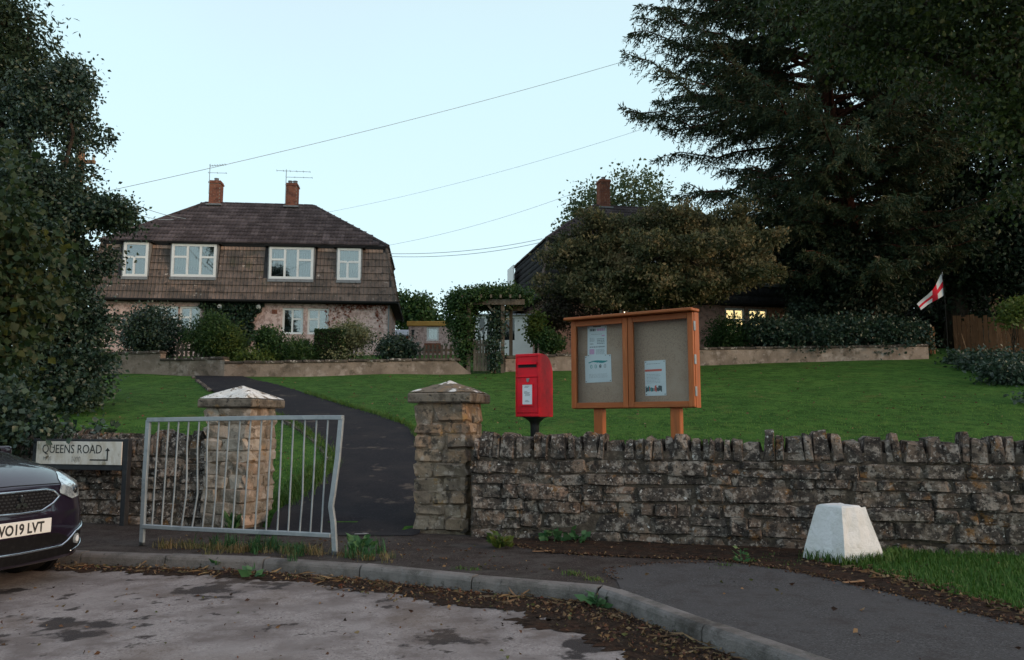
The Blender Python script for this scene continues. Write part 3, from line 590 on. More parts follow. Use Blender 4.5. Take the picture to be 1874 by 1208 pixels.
def pillar(label, fl, s, top, seed, meshes, capmat, cap_h, apex):
    g = random.Random(seed); t = thing('gate_pillar', label, 'gate pillar', fl, WROT)
    core = MB(); core.bx(0.014, s - 0.014, 0.014, s - 0.014, -0.1, top - 0.01); core.build('pillar_core', M['pale_mortar'], t)
    z = 0.03; k = 0
    while z < top - 0.02:
        h = min(g.uniform(0.125, 0.165), top - z)
        if top - z - h < 0.07: h = top - z
        # four sides: quoins at the corners laid alternately long and short, a filler between
        a = g.uniform(0.30, 0.36) if k % 2 else g.uniform(0.18, 0.23)
        b = s - a - (0.0 if g.random() < 0.5 else g.uniform(0.13, 0.2))
        d = 0.13
        def st(x0, x1, y0, y1):
            link('stone', g.choice(meshes), t, ((x0 + x1) / 2 + g.uniform(-.006, .006), (y0 + y1) / 2 + g.uniform(-.006, .006), z + h / 2 + g.uniform(-.005, .005)), (g.uniform(-.02, .02), g.uniform(-.03, .03), g.uniform(-.03, .03)), (x1 - x0 + 0.012, y1 - y0 + 0.012, h + g.uniform(-.004, .016)))
        st(0, a, 0, d)
        if s - a - b > 0.05: st(a, s - b, 0.01, d); 
        st(s - b, s, 0, d * (1.0 if k % 2 else 1.9))
        y = d * (1.0 if k % 2 else 1.9)
        m_ = y + (s - y) * g.uniform(0.4, 0.6)
        st(s - d, s, y, m_); st(s - d, s, m_, s)
        st(0, d, d, d + (s - d) * 0.5); st(0, d, d + (s - d) * 0.5, s); st(d, s - d, s - d, s)
        z += h; k += 1
    ov = 0.075
    c = MB(); lo, hi = -ov, s + ov
    c.add([(lo, lo, top), (hi, lo, top), (hi, hi, top), (lo, hi, top), (lo, lo, top + cap_h), (hi, lo, top + cap_h), (hi, hi, top + cap_h), (lo, hi, top + cap_h)], [(0, 1, 2, 3), (0, 1, 5, 4), (1, 2, 6, 5), (2, 3, 7, 6), (3, 0, 4, 7), (4, 5, 6, 7)])
    cap = c.build('cap_stone', M['cap'], t, bevel=0.015)
    n = 8; vs = []; fs = []                # weathered pyramid on the slab
    gg_ = np.random.default_rng(seed)
    for iy in range(n + 1):
        for ix in range(n + 1):
            u, v = ix / n, iy / n; e = min(u, v, 1 - u, 1 - v) * 2
            x = lo + 0.012 + (hi - lo - 0.024) * u; y = lo + 0.012 + (hi - lo - 0.024) * v
            vs.append((x, y, top + cap_h - 0.012 + 0.02 + (apex - top - cap_h - 0.01) * e ** 0.92 + gg_.normal() * 0.006 * (e > 0)))
    for iy in range(n):
        for ix in range(n): fs.append((iy * (n + 1) + ix, iy * (n + 1) + ix + 1, (iy + 1) * (n + 1) + ix + 1, (iy + 1) * (n + 1) + ix))
    p = MB(); p.add(vs, fs); p.build('cap_top', capmat, t, smooth=False)
    return t
pillar('pale stone gate pillar behind the leaning railing, white lichen on its cap', (-3.60, 9.42, 0.1), 0.58, 1.385, 21, PALES, M['lichen_cap'], 0.10, 1.655)
pillar('grey tan stone gate pillar joined to the long wall, browner patchy cap', (-1.08, 8.98, 0.1), 0.60, 1.43, 23, GREYS, M['part_cap'], 0.11, 1.69)
# ================================================================== the two mansard houses
def tile_mesh(name, m, w_=0.30, l=0.335, th=0.018, rise=0.024):
    """double-roll concrete tile lying in x (width) and z (up the slope), face towards -y"""
    prof = [(0, 0.3), (0.12, 1.0), (0.26, 0.25), (0.5, 0.1), (0.62, 1.0), (0.76, 0.25), (1.0, 0.1)]
    vs = []; fs = []
    for (t, r) in prof:
        x = (t - 0.5) * w_
        vs += [(x, -th - rise * r, 0), (x, -rise * r * 0.9 + 0.004, l), (x, 0.002, 0)]
    for k in range(len(prof) - 1):
        a = k * 3; b = a + 3
        fs += [(a, b, b + 1, a + 1), (a + 2, b + 2, b, a)]
    me = bpy.data.meshes.new(name); me.from_pydata(vs, [], fs); me.update(); me.materials.append(m); return me
TILE = tile_mesh('roof_tile', M['tile'], rise=0.028, th=0.036); TILE_P = tile_mesh('roof_tile', M['tile_pale'], rise=0.028, th=0.036)
def tile_arr(w_=0.30, l=0.335, th=0.018, rise=0.024):
    vs = np.array([v.co[:] for v in TILE.vertices]); fs = [tuple(p.vertices) for p in TILE.polygons]; return vs, np.array(fs)
TV, TF = tile_arr()
def tiled(name, m, parent, o, ux, uz, inside, L, hgt, wt=0.30, gauge=0.29):
    """joined tile courses on a sloping plane: o origin, ux along the eave, uz up the slope (unit vectors)"""
    o = np.array(o); ux = np.array(ux); uz = np.array(uz); un = np.cross(ux, uz)   # un points inward (+y when ux=x, uz=z -> -y) 
    vs = []; fs = []; n = 0
    for r in range(int(math.ceil(hgt / gauge))):
        for c in range(int(math.ceil(L / wt)) + 1):
            s = (c + 0.0) * wt; z = r * gauge
            if not inside(s, z + gauge * 0.5): continue
            j = rnd.uniform(-0.004, 0.004)
            q = o + np.outer(TV[:, 0] + s, ux) + np.outer(TV[:, 2] + z, uz) - np.outer(TV[:, 1] + j, un)
            vs.append(q); fs.append(TF + n); n += len(TV)
    ob = np_mesh(name, np.concatenate(vs), np.concatenate(fs), m, parent); ob['kind'] = 'stuff'; return ob

def window(parent, name, x0, x1, z0, z1, y, bars, glass='glass', fr=0.085, dep=0.07, behind=None, sill=True, lit=None):
    """bars: list of ('v', x, z0, z1) / ('h', z, x0, x1) in 0..1; panes are the cells listed by the caller through bars"""
    W, Hh = x1 - x0, z1 - z0; f = MB()
    f.bx(x0, x0 + fr, y, y + dep, z0, z1); f.bx(x1 - fr, x1, y, y + dep, z0, z1)
    f.bx(x0 + fr, x1 - fr, y, y + dep, z0, z0 + fr); f.bx(x0 + fr, x1 - fr, y, y + dep, z1 - fr, z1)
    cells = [(0, 1, 0, 1)]
    for b in bars:
        out = []
        for (a0, a1, c0, c1) in cells:
            if b[0] == 'v' and a0 < b[1] < a1 and (len(b) < 3 or (b[2] <= c0 + 1e-6 and c1 <= b[3] + 1e-6)): out += [(a0, b[1], c0, c1), (b[1], a1, c0, c1)]
            elif b[0] == 'h' and c0 < b[1] < c1 and (len(b) < 3 or (b[2] <= a0 + 1e-6 and a1 <= b[3] + 1e-6)): out += [(a0, a1, c0, b[1]), (a0, a1, b[1], c1)]
            else: out.append((a0, a1, c0, c1))
        cells = out
    hb = fr * 0.42
    iw, ih = W - 2 * fr, Hh - 2 * fr; X0, Z0 = x0 + fr, z0 + fr
    seen = set()
    for (a0, a1, c0, c1) in cells:
        if a1 < 1: f.bx(X0 + a1 * iw - hb, X0 + a1 * iw + hb, y + 0.004, y + dep - 0.004, Z0 + c0 * ih, Z0 + c1 * ih)
        if c1 < 1: f.bx(X0 + a0 * iw + (hb if a0 > 0 else 0), X0 + a1 * iw - (hb if a1 < 1 else 0), y + 0.006, y + dep - 0.006, Z0 + c1 * ih - hb, Z0 + c1 * ih + hb)
    wob = f.build(name, M['upvc'], parent)
    for k, (a0, a1, c0, c1) in enumerate(cells):
        p = MB(); p.bx(X0 + a0 * iw, X0 + a1 * iw, y + 0.03, y + 0.038, Z0 + c0 * ih, Z0 + c1 * ih); p.build('pane', M[glass], wob)
    if behind:
        bmat, zf0, zf1, sides = behind
        c = MB()
        for (u0, u1) in sides:
            n = max(int((u1 - u0) * W / 0.05), 2); pts = []
            vs = []; fs = []
            for k in range(n + 1):
                u = u0 + (u1 - u0) * k / n; yy = y + 0.13 + 0.018 * (1 if k % 2 else -1)
                vs += [(x0 + u * W, yy, z0 + zf0 * Hh), (x0 + u * W, yy, z0 + zf1 * Hh)]
            for k in range(n): fs.append((2 * k, 2 * k + 2, 2 * k + 3, 2 * k + 1))
            c.add(vs, fs)
        c.build('curtain', M[bmat], wob)
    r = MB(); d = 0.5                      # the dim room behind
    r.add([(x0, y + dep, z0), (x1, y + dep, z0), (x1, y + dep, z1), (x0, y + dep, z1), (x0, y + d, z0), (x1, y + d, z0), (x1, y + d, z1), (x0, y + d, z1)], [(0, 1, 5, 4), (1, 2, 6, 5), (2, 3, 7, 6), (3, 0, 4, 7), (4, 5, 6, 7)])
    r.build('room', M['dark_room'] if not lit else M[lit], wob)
    if sill:
        s = MB(); s.bx(x0 - 0.04, x1 + 0.04, y - 0.05, y + 0.08, z0 - 0.05, z0 - 0.002); s.build('sill', M['soffit'] if sill == 'dark' else M['upvc'], wob)
    return wob

def chimney(parent, x, y, z0, z1, w_=0.48, d=0.52, pots=1, stack_mat='brick'):
    cm = MB(); cm.bx(x - w_ / 2 + 0.008, x + w_ / 2 - 0.008, y - d / 2 + 0.008, y + d / 2 - 0.008, z0, z1 - 0.04); c = cm.build('chimney', M['mortar'], parent)
    BRK = MB(); BRK.box((0, 0, 0), (1, 1, 1)); bme = BRK.mesh('brick', M[stack_mat], bevel=0.03)
    z = z0 + 0.3; r = 0
    st = MB()
    while z + 0.065 < z1 - 0.12:
        for (ax, n_, a) in (('x', w_, -1), ('y', d, 1), ('y', d, -1)):
            s = -n_ / 2 + (0 if r % 2 else -0.1125)
            while s < n_ / 2:
                a0, a1 = max(s, -n_ / 2), min(s + 0.215, n_ / 2); s += 0.225
                if a1 - a0 < 0.03: continue
                if ax == 'x': st.bx(x + a0, x + a1, y - d / 2 - 0.006, y - d / 2 + 0.05, z, z + 0.065)
                else: st.bx(x + a * (w_ / 2 - 0.05 if a > 0 else w_ / 2 + 0.006), x + a * (w_ / 2 + 0.006 if a > 0 else w_ / 2 - 0.05), y + max(a0, -d / 2 + 0.052), y + a1, z, z + 0.065)
        z += 0.075; r += 1
    b = st.build('brick_courses', M[stack_mat], c); b['kind'] = 'stuff'
    k = MB(); k.bx(x - w_ / 2 - 0.035, x + w_ / 2 + 0.035, y - d / 2 - 0.035, y + d / 2 + 0.035, z1 - 0.13, z1 - 0.06); k.bx(x - w_ / 2 - 0.01, x + w_ / 2 + 0.01, y - d / 2 - 0.01, y + d / 2 + 0.01, z1 - 0.06, z1)
    k.build('chimney_cap', M['brick'], c)
    for p in range(pots):
        q = MB(); px_ = x + (p - (pots - 1) / 2) * 0.22
        q.tube([(px_, y, z1 - 0.02), (px_, y, z1 + 0.10), (px_, y, z1 + 0.16)], [0.10, 0.095, 0.11], 10); q.build('chimney_pot', M['lead'], c)
    f = MB(); f.bx(x - w_ / 2 - 0.09, x + w_ / 2 + 0.09, y - d / 2 - 0.12, y + d / 2 + 0.1, z0 + 0.2, z0 + 0.27); f.build('flashing', M['lead'], c)
    return c
def aerial(parent, x, y, z0, z1, arms):
    a = MB(); a.tube([(x, y, z0), (x, y, z1)], 0.016, 6); ob = a.build('aerial', M['wire'], parent)
    e = MB()
    for (z, xa, xb, n, ln, sl) in arms:
        e.tube([(x + xa, y, z), (x + xb, y, z + sl)], 0.011, 5)
        for k in range(n):
            t = k / max(n - 1, 1); xx = x + xa + (xb - xa) * t; zz = z + sl * t
            e.tube([(xx, y - ln, zz), (xx, y + ln, zz)], 0.006, 4)
            e.tube([(xx, y, zz - ln * .35), (xx, y, zz + ln * .35)], 0.006, 4)
    e.build('aerial_arms', M['wire'], ob)

def house(label, origin, rz, L, ridge, eave_in, dep, wins_up, wins_dn, chims, wallmat, tile_parts, lit=False, flank_tile='tile'):
    t = thing('house', label, 'house', origin, rz)
    zs, ze, zr, ins = 2.36, 4.80, 7.14, 0.52      # skirt foot, eave, ridge heights; lean of the mansard
    el, er = eave_in                             # eave corners (x)
    wi = 0.30
    # walls of the ground storey, with real openings
    yb = wi; ys = dep - wi
    cuts = sorted([(a, b, c, d) for (a, b, c, d, *_r) in wins_dn])
    m = MB(); x = wi; z1 = zs + 0.05; T_ = 0.24
    groups = []
    for (a, b, c, d) in cuts: 
        m.bx(x, a, yb, yb + T_, -0.6, z1); m.bx(a, b, yb, yb + T_, -0.6, c); m.bx(a, b, yb, yb + T_, d, z1); x = b
    m.bx(x, L - wi, yb, yb + T_, -0.6, z1)
    m.bx(wi, wi + T_, yb + T_, ys, -0.6, z1); m.bx(L - wi - T_, L - wi, yb + T_, ys, -0.6, z1); m.bx(wi + T_, L - wi - T_, ys - T_, ys, -0.6, z1)
    wall = m.build('wall', M[wallmat], t)
    # mansard slab behind the tiles
    k = ins / (ze - zs)
    sl = MB()
    A = [(0, 0, zs), (L, 0, zs), (L, dep, zs), (0, dep, zs)]; B = [(el, ins, ze), (er, ins, ze), (er, dep - ins, ze), (el, dep - ins, ze)]
    sl.add(A + B, [(0, 1, 2, 3), (0, 1, 5, 4), (1, 2, 6, 5), (2, 3, 7, 6), (3, 0, 4, 7), (4, 5, 6, 7)])
    man = sl.build('mansard', M['darktile'], t)
    gut_ = MB()
    for (a, b) in (((-0.03, -0.06), (L + 0.03, -0.06)), ((L + 0.06, -0.03), (L + 0.06, dep)), ((-0.06, -0.03), (-0.06, dep))):
        gut_.tube([(a[0], a[1], zs - 0.04), (b[0], b[1], zs - 0.04)], 0.055, 8)
    gut_.bx(0.02, L - 0.02, 0.02, wi, zs - 0.09, zs - 0.02)
    gut_.build('gutter', M['soffit'], t)
    # main hipped roof
    ov = 0.10
    ya, yb2 = ins - ov, dep - ins + ov; xa, xb = el - ov, er + ov; yr = dep / 2
    zi = ze - 0.02
    rf = MB(); rf.add([(xa, ya, zi), (xb, ya, zi), (xb, yb2, zi), (xa, yb2, zi), (ridge[0], yr, zr), (ridge[1], yr, zr)], [(0, 1, 2, 3), (0, 1, 5, 4), (1, 2, 5), (2, 3, 4, 5), (3, 0, 4)])
    roof = rf.build('roof', M['darktile'], t)
    sh = math.hypot(yr - ya, zr - zi); uz = ((0, (yr - ya) / sh, (zr - zi) / sh))
    lx_ = xb - xa
    def ins_front(s, z):
        f = z / sh; return (ridge[0] - xa) * f + 0.10 <= s <= lx_ - (xb - ridge[1]) * f - 0.10 and z < sh - 0.1
    tiled('roof_tiles', M['rooftile'], roof, (xa, ya - 0.01, zi + 0.03), (1, 0, 0), uz, ins_front, lx_, sh)
    for side in (0, 1):                          # hip ends
        xr = ridge[side]; xe = (xa, xb)[side]; hh = math.hypot(xr - xe, zr - zi); uzz = ((xr - xe) / hh, 0, (zr - zi) / hh)
        uxx = (0, -1, 0) if side == 0 else (0, 1, 0); o_ = (xe, yb2 if side == 0 else ya, zi + 0.03); Ls = yb2 - ya
        tiled('roof_tiles', M['rooftile'], roof, o_, uxx, uzz, lambda s, z: Ls / 2 * z / hh + 0.1 <= s <= Ls - Ls / 2 * z / hh - 0.1 and z < hh - 0.1, Ls, hh)
    hp = MB(); r_ = 0.075
    for (a, b) in (((xa, ya, zi), (ridge[0], yr, zr)), ((xb, ya, zi), (ridge[1], yr, zr)), ((xa, yb2, zi), (ridge[0], yr, zr)), ((xb, yb2, zi), (ridge[1], yr, zr)), ((ridge[0], yr, zr), (ridge[1], yr, zr))):
        a, b = Vector(a), Vector(b); n = max(int((b - a).length / 0.40), 1)
        for q in range(n):
            p0 = a.lerp(b, q / n); p1 = a.lerp(b, (q + 1) / n - 0.004); up = Vector((0, 0, 0.015))
            hp.tube([p0 + up, p1 + up], [r_, r_ * 0.93], 8)
    hp.build('ridge_tiles', M['rooftile'], roof)
    fa = MB(); fa.bx(xa + 0.03, xb - 0.03, ya + 0.02, ya + 0.05, zi - 0.13, zi - 0.01); fa.bx(xa + 0.02, xb - 0.02, ya + 0.05, ins + 0.1, zi - 0.10, zi - 0.012); fa.build('eaves', M['soffit'], roof)
    # mansard tiles: front ones single, the flanks joined
    uzf = Vector((0, ins, ze - zs)).normalized(); slen = math.hypot(ins, ze - zs); ga = slen / 8.0; nC = int(L / 0.30)
    ang = math.atan2(ins, ze - zs); wt = L / nC
    def edge(zf):                                # x limits of the skirt at height fraction zf
        return el * zf, L - (L - er) * zf
    rows = []
    for r in range(8):
        zf = (r + 0.5) / 8; e0, e1 = edge(zf)
        for c in range(nC):
            xc = (c + 0.5) * wt; zc = zs + (ze - zs) * zf
            if xc < e0 + 0.05 or xc > e1 - 0.05: continue
            if any(a - 0.10 < xc < b + 0.10 and cc - 0.12 < zc < dd + 0.4 for (a, b, cc, dd, *_r) in wins_up): continue
            p = Vector((xc, 0, zs)) + uzf * (r * ga); rows.append((p, r))
    if tile_parts:
        for p, r in rows:
            o = link('roof_tile', TILE_P if r == 7 else TILE, man, p + Vector((0, -0.004, 0)), (-ang + 0.02, rnd.uniform(-.008, .008), rnd.uniform(-.006, .006)), (wt / 0.30 * 0.985, 1, 1))
            o.rotation_euler = (-ang - 0.0, rnd.uniform(-.008, .008), 0)
    else:
        vs = []; fs = []; n = 0; rm = np.array(Euler((-ang, 0, 0)).to_matrix())
        for p, r in rows: vs.append(TV @ rm.T + np.array(p)); fs.append(TF + n); n += len(TV)
        o = np_mesh('roof_tiles', np.concatenate(vs), np.concatenate(fs), M[flank_tile], man); o['kind'] = 'stuff'
    for side in (0, 1):
        xe0, xe1 = ((0, el), (L, er))[side]; hh = math.hypot(xe1 - xe0, ze - zs); uzz = ((xe1 - xe0) / hh, 0, (ze - zs) / hh)
        uxx = (0, -1, 0) if side == 0 else (0, 1, 0)
        tiled('roof_tiles', M[flank_tile], man, (xe0, dep if side == 0 else 0, zs), uxx, uzz, lambda s, z: ins * z / hh <= s <= dep - ins * z / hh, dep, hh)
    cv = MB()                                    # corner tiles where front meets flank
    for (x0_, x1_) in ((0, el), (L, er)):
        for q in range(8):
            p0 = Vector((x0_, 0, zs)).lerp(Vector((x1_, ins, ze)), q / 8); p1 = Vector((x0_, 0, zs)).lerp(Vector((x1_, ins, ze)), (q + 1) / 8); cv.tube([p0, p1], [0.085, 0.06], 7)
    cv.build('corner_tiles', M['tile'], man)['kind'] = 'stuff'
    # dormers
    for (x0, x1, z0, z1, bars, behind, gl) in wins_up:
        yy = ins * (z0 - zs) / (ze - zs) - 0.05
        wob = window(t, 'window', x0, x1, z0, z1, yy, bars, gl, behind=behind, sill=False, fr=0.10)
        for (xx, sg) in ((x0, -1), (x1, 1)):
            d = MB(); d.prism([(yy + 0.02, z0), (yy + 0.02, z1), (ins + 0.02, z1), (yy + 0.09, z0)], 'x', xx + (0.002 if sg > 0 else -0.05), xx + (0.05 if sg > 0 else -0.002))
            d.build('cheek', M['lead'], wob)
        d = MB(); d.bx(x0 - 0.16, x1 + 0.16, yy - 0.10, ins + 0.1, z1 + 0.012, z1 + 0.085); d.build('dormer_top', M['soffit'], wob)
        d = MB(); d.prism([(yy - 0.03, z0 - 0.01), (yy + 0.1, z0 - 0.01), (yy + 0.07, z0 - 0.13), (yy - 0.055, z0 - 0.13)], 'x', x0 - 0.03, x1 + 0.03); d.build('apron', M['lead'], wob)
    for (x0, x1, z0, z1, bars, behind, gl, lt) in wins_dn:
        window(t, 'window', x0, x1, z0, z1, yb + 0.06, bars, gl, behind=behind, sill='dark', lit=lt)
    for (x, z1, pots) in chims: chimney(t, x, dep / 2, zr - 0.35, z1, pots=pots)
    return t

# the left pair: photo pixels turned into house metres
HL = Vector((-17.1, 31.35, 3.92)); HLR = R(5.5)
def lx(px): d = ray(px, 500); k = d.x / d.y; return (k * (HL.y + 0.2) - HL.x) / (math.cos(HLR) - k * math.sin(HLR))
def lz(py): return P(466, py, 31.95).z - 3.92
V3 = [('v', 0.335), ('v', 0.665), ('h', 0.62, 0, 0.335), ('h', 0.62, 0.665, 1)]
U2 = [('h', 0.58), ('v', 0.42, 0, 0.58)]
D2a = [('v', 0.52), ('h', 0.60, 0, 0.52)]; D2b = [('v', 0.47), ('h', 0.60, 0.47, 1)]; D2c = [('v', 0.53), ('h', 0.60, 0, 0.53)]
CUR = ('curtain', 0.02, 0.98, [(0.03, 0.97)]); NET = ('net', 0.02, 0.98, [(0.03, 0.97)])
LL = lx(727)
left = house('semi detached house with brown tiled mansard floor and pink pebbledash, ivy between its ground windows', HL, HLR, LL, (3.7, 8.45), (0.45, LL - 0.48), 6.0,
    [(lx(226), lx(271), lz(508), lz(446), U2, ('net', 0.02, 0.55, [(0.05, 0.5)]), 'glass'),
     (lx(314), lx(396), lz(507), lz(447), V3, CUR, 'glass'),
     (lx(493), lx(574), lz(508), lz(449), V3, ('net', 0.02, 0.8, [(0.03, 0.97)]), 'glass'),  # full-width net whose pale tone stands in for sky reflected in the panes
     (lx(618), lx(661), lz(508), lz(449), U2, ('curtain', 0.02, 0.97, [(0.05, 0.95)]), 'glass')],
    [(lx(284), lx(329), lz(608), lz(560), D2b, None, 'glass', None), (lx(331), lx(369), lz(608), lz(560), D2a, None, 'glass', None),
     (lx(519), lx(557.5), lz(609), lz(560.5), D2b, ('net', 0.0, 0.3, [(0.1, 0.9)]), 'glass', None), (lx(565), lx(604), lz(609), lz(560.5), D2c, ('net', 0.0, 0.3, [(0.1, 0.9)]), 'glass', None)],
    [(4.15, 8.14, 1), (7.50, 8.12, 2)], 'pebble', True)
aerial(left, 3.92, 2.7, 7.5, 8.87, [(8.47, -0.05, 0.72, 3, 0.10, 0.0), (8.78, 0.0, 0.66, 7, 0.13, 0.08)])
aerial(left, 7.25, 2.7, 7.15, 8.72, [(8.66, -0.42, 1.05, 6, 0.12, -0.02), (8.37, 0, 1.15, 4, 0.10, 0.0)])
vb = MB(); x = lx(505); z = lz(568); vb.bx(x - 0.11, x + 0.11, 0.285, 0.31, z - 0.09, z + 0.09); va = vb.build('air_vent', M['brick'], left)
for px in (407, 477):
    x, z = lx(px), lz(557); f = MB(); f.bx(x - 0.03, x + 0.03, 0.2, 0.3, z - 0.02, z + 0.05); f.tube([(x, 0.26, z - 0.02), (x, 0.15, z - 0.07), (x, 0.11, z - 0.09)], [0.03, 0.08, 0.10], 10); f.build('floodlight', M['white_paint'], left)
dp = MB(); x = lx(713.5); dp.tube([(x, 0.25, 2.3), (x, 0.25, -0.3)], 0.035, 8); dp.build('drainpipe', M['lead'], left)

HRo = Vector((1.12, 31.0, 3.92)); HRR = R(12)
right = house('half hidden semi detached house behind the bronze acer, lit ground floor windows', HRo, HRR, 11.9, (3.4, 8.2), (0.46, 11.45), 7.0,
    [(1.1, 2.2, 3.24, 4.5, U2, NET, 'glass'), (3.2, 5.2, 3.24, 4.5, V3, NET, 'glass'), (7.0, 9.0, 3.24, 4.5, V3, CUR, 'glass'), (9.7, 10.8, 3.24, 4.5, U2, NET, 'glass')],
    [(2.6, 3.5, 1.0, 2.15, D2a, None, 'glass', 'dark_room'), (3.7, 4.6, 1.0, 2.15, D2c, None, 'glass', 'dark_room'),
     (8.02, 8.92, 1.05, 2.18, [('v', 0.5), ('h', 0.6)], None, 'glass', None), (9.08, 9.98, 1.05, 2.18, [('v', 0.5), ('h', 0.6)], None, 'glass', None)],
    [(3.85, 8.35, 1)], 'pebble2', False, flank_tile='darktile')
# lit blinds behind the two right-hand ground floor windows
for (a, b) in ((8.08, 8.88), (9.14, 9.94)):
    bl = MB(); bl.bx(a, b, 0.52, 0.53, 1.10, 2.14); bl.build('lit_blind', M['lamp'], right)
lw = MB(); lw.bx(-0.03, 0.02, 5.0, 6.3, 3.1, 4.6); lw.build('gable_window', M['upvc'], right)

# ================================================================== outbuildings
t = thing('garden_annex', 'low pinkish flat roofed annex with ochre fascia and one white window', 'outbuilding', (P(748, 600, 36).x, 36, 3.7))
W_ = 3.3; f = MB(); x0, x1 = P(781, 600, 36).x - t.location.x, P(803, 600, 36).x - t.location.x; zt = P(790, 597, 36).z - 3.7; zb0, zb1 = P(790, 623.5, 36).z - 3.7, P(790, 598.5, 36).z - 3.7
f.bx(0, x0, 0, 0.2, -0.6, zt); f.bx(x1, W_, 0, 0.2, -0.6, zt); f.bx(x0, x1, 0, 0.2, -0.6, zb0); f.bx(x0, x1, 0, 0.2, zb1, zt); f.bx(0, 0.2, 0.2, 4, -0.6, zt); f.bx(W_ - .2, W_, 0.2, 4, -0.6, zt)
f.build('wall', M['pebble'], t)
f = MB(); f.bx(-0.08, W_ + 0.08, -0.1, 4.1, zt, zt + 0.22); f.build('fascia', M['ochre'], t, bevel=0.02)
window(t, 'window', x0, x1, zb0, zb1, 0.04, [], 'glass', behind=('net', 0.0, 0.75, [(0.03, 0.97)]), sill=False)
f = MB(); f.box((0.2, -0.06, zt - 0.32), (0.1, 0.08, 0.2)); f.box((0.2, -0.06, zt - 0.19), (0.15, 0.12, 0.04)); f.build('wall_lantern', M['black_iron'], t)
f = MB(); f.bx(x0 - 0.1, x1 + 0.1, -0.03, -0.005, zb0 - 0.55, zb0 - 0.12); f.build('brick_patch', M['brick'], t)

t = thing('shed', 'small shed with pale grey sloping roof beside the pebbledash house', 'shed', (P(712, 600, 39).x, 39, 3.8))
zr0, zr1 = P(730, 613, 39).z - 3.8, P(730, 598, 39).z - 3.8
f = MB(); f.prism([(0.1, 0), (0.1, zr0 - 0.02), (1.6, zr1 - 0.1), (1.6, 0)], 'x', 0.1, 1.25); f.build('wall', M['orange'], t)
f = MB(); f.prism([(0, zr0 - 0.06), (0, zr0), (1.7, zr1 + 0.05), (1.7, zr1 - 0.01)], 'x', 0, 1.4); f.build('roof', M['greyroof'], t)

t = thing('conservatory', 'white conservatory glimpsed beneath the leafy arch', 'conservatory', (P(872, 600, 33.5).x, 33.5, 3.9))
ox = t.location.x
def cx(px): return P(px, 600, 33.5).x - ox
def cz(py): return P(900, py, 33.5).z - 3.9
f = MB(); f.bx(0, cx(990), 0.1, 0.2, -0.4, cz(622)); 
for px in (872, 889, 903, 918, 944, 966, 986): f.bx(cx(px) - 0.05, cx(px) + 0.05, 0.08, 0.2, cz(622), cz(582))
f.bx(-0.05, cx(990), 0.06, 0.2, cz(582), cz(576)); f.bx(cx(944), cx(968), 0.1, 0.2, cz(622), cz(580)); f.bx(cx(982), cx(1000), 0.1, 0.2, cz(622), cz(572))
f.build('frame', M['white_wall'], t)
f = MB(); f.bx(0.05, cx(944), 0.13, 0.16, cz(622), cz(582)); f.bx(cx(968), cx(984), 0.13, 0.16, cz(614), cz(584)); f.build('glazing', M['carglass'], t)
f = MB(); f.prism([(-0.1, cz(577)), (-0.1, cz(575)), (2.4, cz(560)), (2.4, cz(562))], 'x', -0.12, cx(1000)); f.build('roof', M['greyroof'], t)
f = MB(); f.tube([(0.1, -0.02, cz(590)), (0.1, -0.02, cz(600)), (cx(882), -0.02, cz(612)), (cx(882), -0.02, cz(640))], 0.04, 6); f.build('downpipe', M['white_wall'], t)

# pale stone house end seen through the trees at the right
a = P(1810, 545, 34)
t = thing('stone_building', 'sliver of pale stone building between dark trees near the right edge', 'building', (a.x, 34, 3.9))
f = MB(); f.bx(0, 0.75, 0, 4, -0.5, P(1820, 516, 34).z - 3.9); f.build('wall', M['render_wall'], t)
f = MB(); f.prism([(-0.1, P(1820, 516, 34).z - 3.9), (0.86, P(1820, 516, 34).z - 3.9), (0.86, P(1820, 500, 34).z - 3.9)], 'y', -0.1, 4.1); f.build('roof', M['darktile'], t)

# ================================================================== garden walls
def garden_wall(label, segs):
    p0 = segs[0][0]; t = thing('garden_wall', label, 'garden wall', (p0[0], p0[1], 0))
    for (a, b, za, zb, endcut) in segs:
        a, b = Vector((a[0], a[1], 0)), Vector((b[0], b[1], 0)); d = (b - a); L = d.length; d /= L; n = Vector((-d.y, d.x, 0)) * 0.24; o = Vector((p0[0], p0[1], 0))
        ga, gb = h1(a.x, a.y) - 0.3, h1(b.x, b.y) - 0.3
        N_ = max(int(L / 0.5), 1); m = MB(); vs = []; fs = []
        for k in range(N_ + 1):
            u = k / N_; q = a + d * L * u - o; zt = za + (zb - za) * u
            if endcut and u > 1 - endcut: zt -= (u - 1 + endcut) / endcut * 0.42
            zg = ga + (gb - ga) * u; vs += [q + Vector((0, 0, zg)), q + Vector((0, 0, zt)), q + n + Vector((0, 0, zt)), q + n + Vector((0, 0, zg))]
        for k in range(N_):
            e = k * 4; fs += [(e, e + 4, e + 5, e + 1), (e + 1, e + 5, e + 6, e + 2), (e + 2, e + 6, e + 7, e + 3)]
        fs += [(0, 1, 2, 3), (N_ * 4, N_ * 4 + 1, N_ * 4 + 2, N_ * 4 + 3)]
        w_ = MB().add(vs, fs).build('wall_section', M['render_wall'], t)
        s = 0.0
        lim = L * (1 - endcut) if endcut else L
        while s < lim - 0.05:                    # coping slabs
            ln = min(rnd.uniform(0.5, 0.75), lim - s); u = (s + ln / 2) / L; q = a + d * (s + ln / 2) + n * 0.5 - o; zt = za + (zb - za) * u
            c = MB(); c.box((0, 0, 0), (ln - 0.012, 0.33, 0.085)); c.build('coping_slab', M['coping'], t, bevel=0.015, loc=q + Vector((0, 0, zt + 0.0425 + rnd.uniform(-.008, .008))), rot=(rnd.uniform(-.02, .02), 0, math.atan2(d.y, d.x)))
            s += ln
    return t
def tp(px, py): q = T(px, py); return (q.x, q.y)
